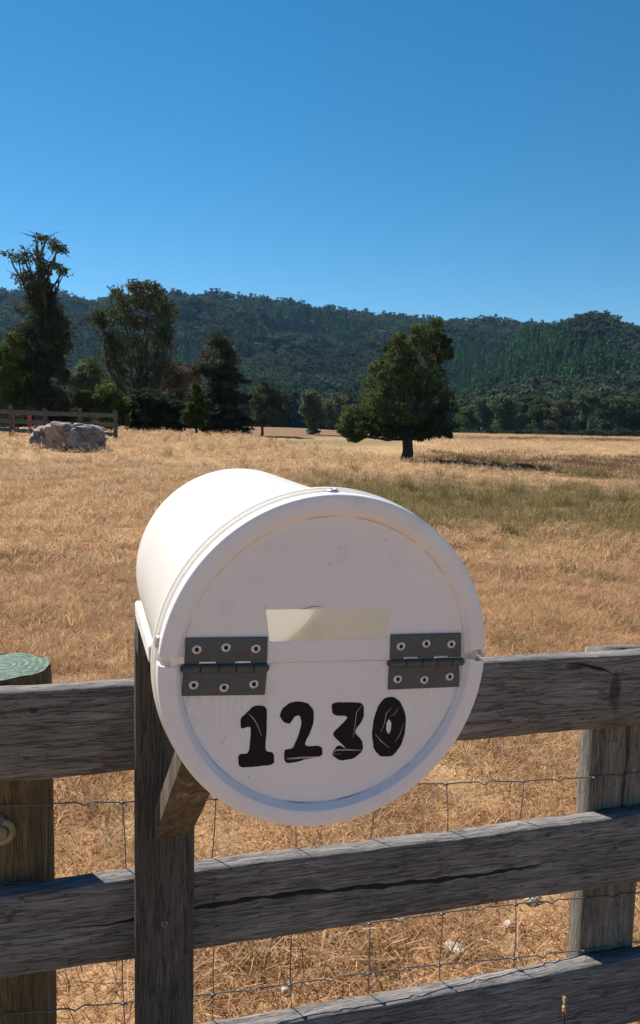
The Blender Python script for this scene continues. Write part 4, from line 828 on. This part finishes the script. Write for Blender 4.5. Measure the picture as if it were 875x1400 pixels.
def disc_part(name, cx_, cz_, w_, prof, mat, parent, n=16):
    """small turned part facing the viewer; prof: (radius, offset) pairs, offset minus = towards the viewer"""
    V = [L3(cx_+r_*math.cos(6.2832*j/n), w_+d, cz_+r_*math.sin(6.2832*j/n)) for r_, d in prof for j in range(n)]
    f = [(i*n+j, i*n+(j+1) % n, (i+1)*n+(j+1) % n, (i+1)*n+j) for i in range(len(prof)-1) for j in range(n)]
    return link(name, npmesh(name, V, f), mat, parent, smooth=True)
def hinge(o0, sc_, up, dn, bx0, bx1, by0, by1, rad, segs, riv, lab):
    T = lambda pts: [(o0[0]+x/sc_, o0[1]+y/sc_) for x, y in pts]; h_ = empty('hinge', parent=pail); h_['label'] = lab
    slab('leaf', T(up), -.0018, -.0001, MT['hinge'], h_, bev=.0003); slab('leaf', T(dn), -.0018, -.0001, MT['hinge'], h_, bev=.0003)
    a_, c_ = T([(bx0, by0), (bx1, by1)]); A_, C_ = np.array(lp(*a_)), np.array(lp(*c_)); ts = [0]+[(s-bx0)/(bx1-bx0) for s in segs]+[1]
    for i in range(len(ts)-1):
        p, q = A_+(C_-A_)*(ts[i]+.006), A_+(C_-A_)*(ts[i+1]-.006); e_ = rad*(1 if i % 2 else .96)
        mid_ = [L3(*(p+(q-p)*t)[[0]], .0052, (p+(q-p)*t)[1]) for t in (0, .03, .97, 1)]
        v, f = tube_vf(mid_, [e_*.9, e_, e_, e_*.9], 16); link('knuckle', npmesh('knuckle', v, f), MT['knuckle'], h_, smooth=True)
    p, q = A_+(C_-A_)*-.012, A_+(C_-A_)*1.012; v, f = tube_vf([L3(p[0], .0052, p[1]), L3(q[0], .0052, q[1])], rad*.55, 12); link('pin', npmesh('pin', v, f), MT['knuckle'], h_, smooth=True)
    for r_ in riv:
        x, v = lp(*T([r_])[0], .005)
        rv = disc_part('rivet', x, v, .0051, [(.0019, .0006), (.0019, -.0011), (.0026, -.0016), (.0040, -.0011), (.0046, -.0002), (.0046, .0004)], MT['rivet'], h_)
        disc_part('rivet_hole', x, v, .0051, [(.0001, -.0007), (.0020, -.0006)], MT['dark'], rv, 10)
hinge((230, 820), 3.804, [(90, 197), (516, 192), (512, 326), (428, 327), (427, 316), (347, 317), (346, 330), (248, 331), (246, 319), (160, 320), (159, 333), (83, 334)], [(77, 372), (512, 370), (500, 492), (70, 498)], 70, 515, 355, 349, .0043, (160, 255, 345, 437),
      [(148, 258), (300, 247), (455, 253), (132, 442), (290, 455), (445, 437)], 'grey steel butt hinge beside the numeral 1 end of the lid')
hinge((480, 820), 4.605, [(247, 218), (690, 207), (688, 358), (607, 360), (605, 349), (517, 351), (516, 364), (422, 366), (420, 355), (328, 357), (327, 368), (243, 370)], [(236, 424), (678, 410), (675, 545), (230, 563)], 232, 697, 397, 385, .0041, (333, 430, 525, 622),
      [(313, 292), (473, 275), (630, 278), (293, 498), (460, 502), (620, 482)], 'grey steel butt hinge above the numeral 0 end of the lid')
# dome rivets round the skirt of the lid
for px, py in ((454, 667.5), (215.5, 876)):
    best = min(((math.hypot(*(np.array(pj)-(px, py))), a_, w_) for a_ in np.linspace(0, 6.283, 720) for w_ in (.008, .012, .016) for P in [b2w(.1575*math.cos(a_), w_, .1575*math.sin(a_))-ORG] for pj in [(437.5+F*(P@CR)/(P@FW), 700-F*(P@CU)/(P@FW))]))
    _, a_, w_ = best; nrm = np.array([math.cos(a_), 0, math.sin(a_)]); tn = np.array([-math.sin(a_), 0, math.cos(a_)]); V = []
    for r_, h_ in ((.0001, .0022), (.0018, .0022), (.002, .0014), (.0028, .0032), (.0052, .0022), (.0056, .0008), (.0056, -.001)):
        for j in range(16): q = 6.2832*j/16; V.append(np.array(L3(.1575*nrm[0], w_, .1575*nrm[2]))+nrm*h_+r_*(math.cos(q)*tn+math.sin(q)*np.array([0, 1, 0])))
    link('rim_rivet', npmesh('rim_rivet', V, [(i*16+j, i*16+(j+1) % 16, (i+1)*16+(j+1) % 16, (i+1)*16+j) for i in range(6) for j in range(16)]), MT['rivet'], up_o, smooth=True)

# dry seed stalk standing in front of the lowest rail
p = onplane(772, 1397, FO-EN*.04, EN); g_ = np.array([p[0], p[1], 0]); sk = empty('seed_stalk', g_); tag(sk, 'single dry grass stalk with yellow seed head before the lowest rail', 'grass stalk')
z1 = onplane(769, 1362, FO-EN*.04, EN)[2]
link('stem', npmesh('stem', *map(np.array, tube_vf([(0, 0, -.02), (.004, 0, z1*.5), (-.002, 0, z1-.03)], [.0014, .0012, .0008], 6))), MT['pale_straw'], sk)
rng_ = np.random.default_rng(5); cen = np.stack([rng_.normal(0, .0018, 46)-.003, rng_.normal(0, .0018, 46), rng_.uniform(z1-.045, z1, 46)], -1)
v, f = leaves(cen, .004, rng_); link('seed_head', npmesh('seed_head', v, f, np.ones((len(v), 3))), MT['pale_straw'], sk)

# ------------------------------------------------------------------ air
hz = NB('thin_haze'); pv = hz.n('ShaderNodeVolumePrincipled'); pv.inputs['Color'].default_value = (.28, .58, 1, 1); pv.inputs['Density'].default_value = .00006; pv.inputs['Anisotropy'].default_value = .2
hz.t.links.new(pv.outputs[0], hz.out.inputs['Volume'])
tag(link('haze', bm_mesh('haze', box_bm(-4400, 4400, -260, 3800, -3, 420)), hz.m), 'thin bluish summer haze over the valley', kind='stuff')
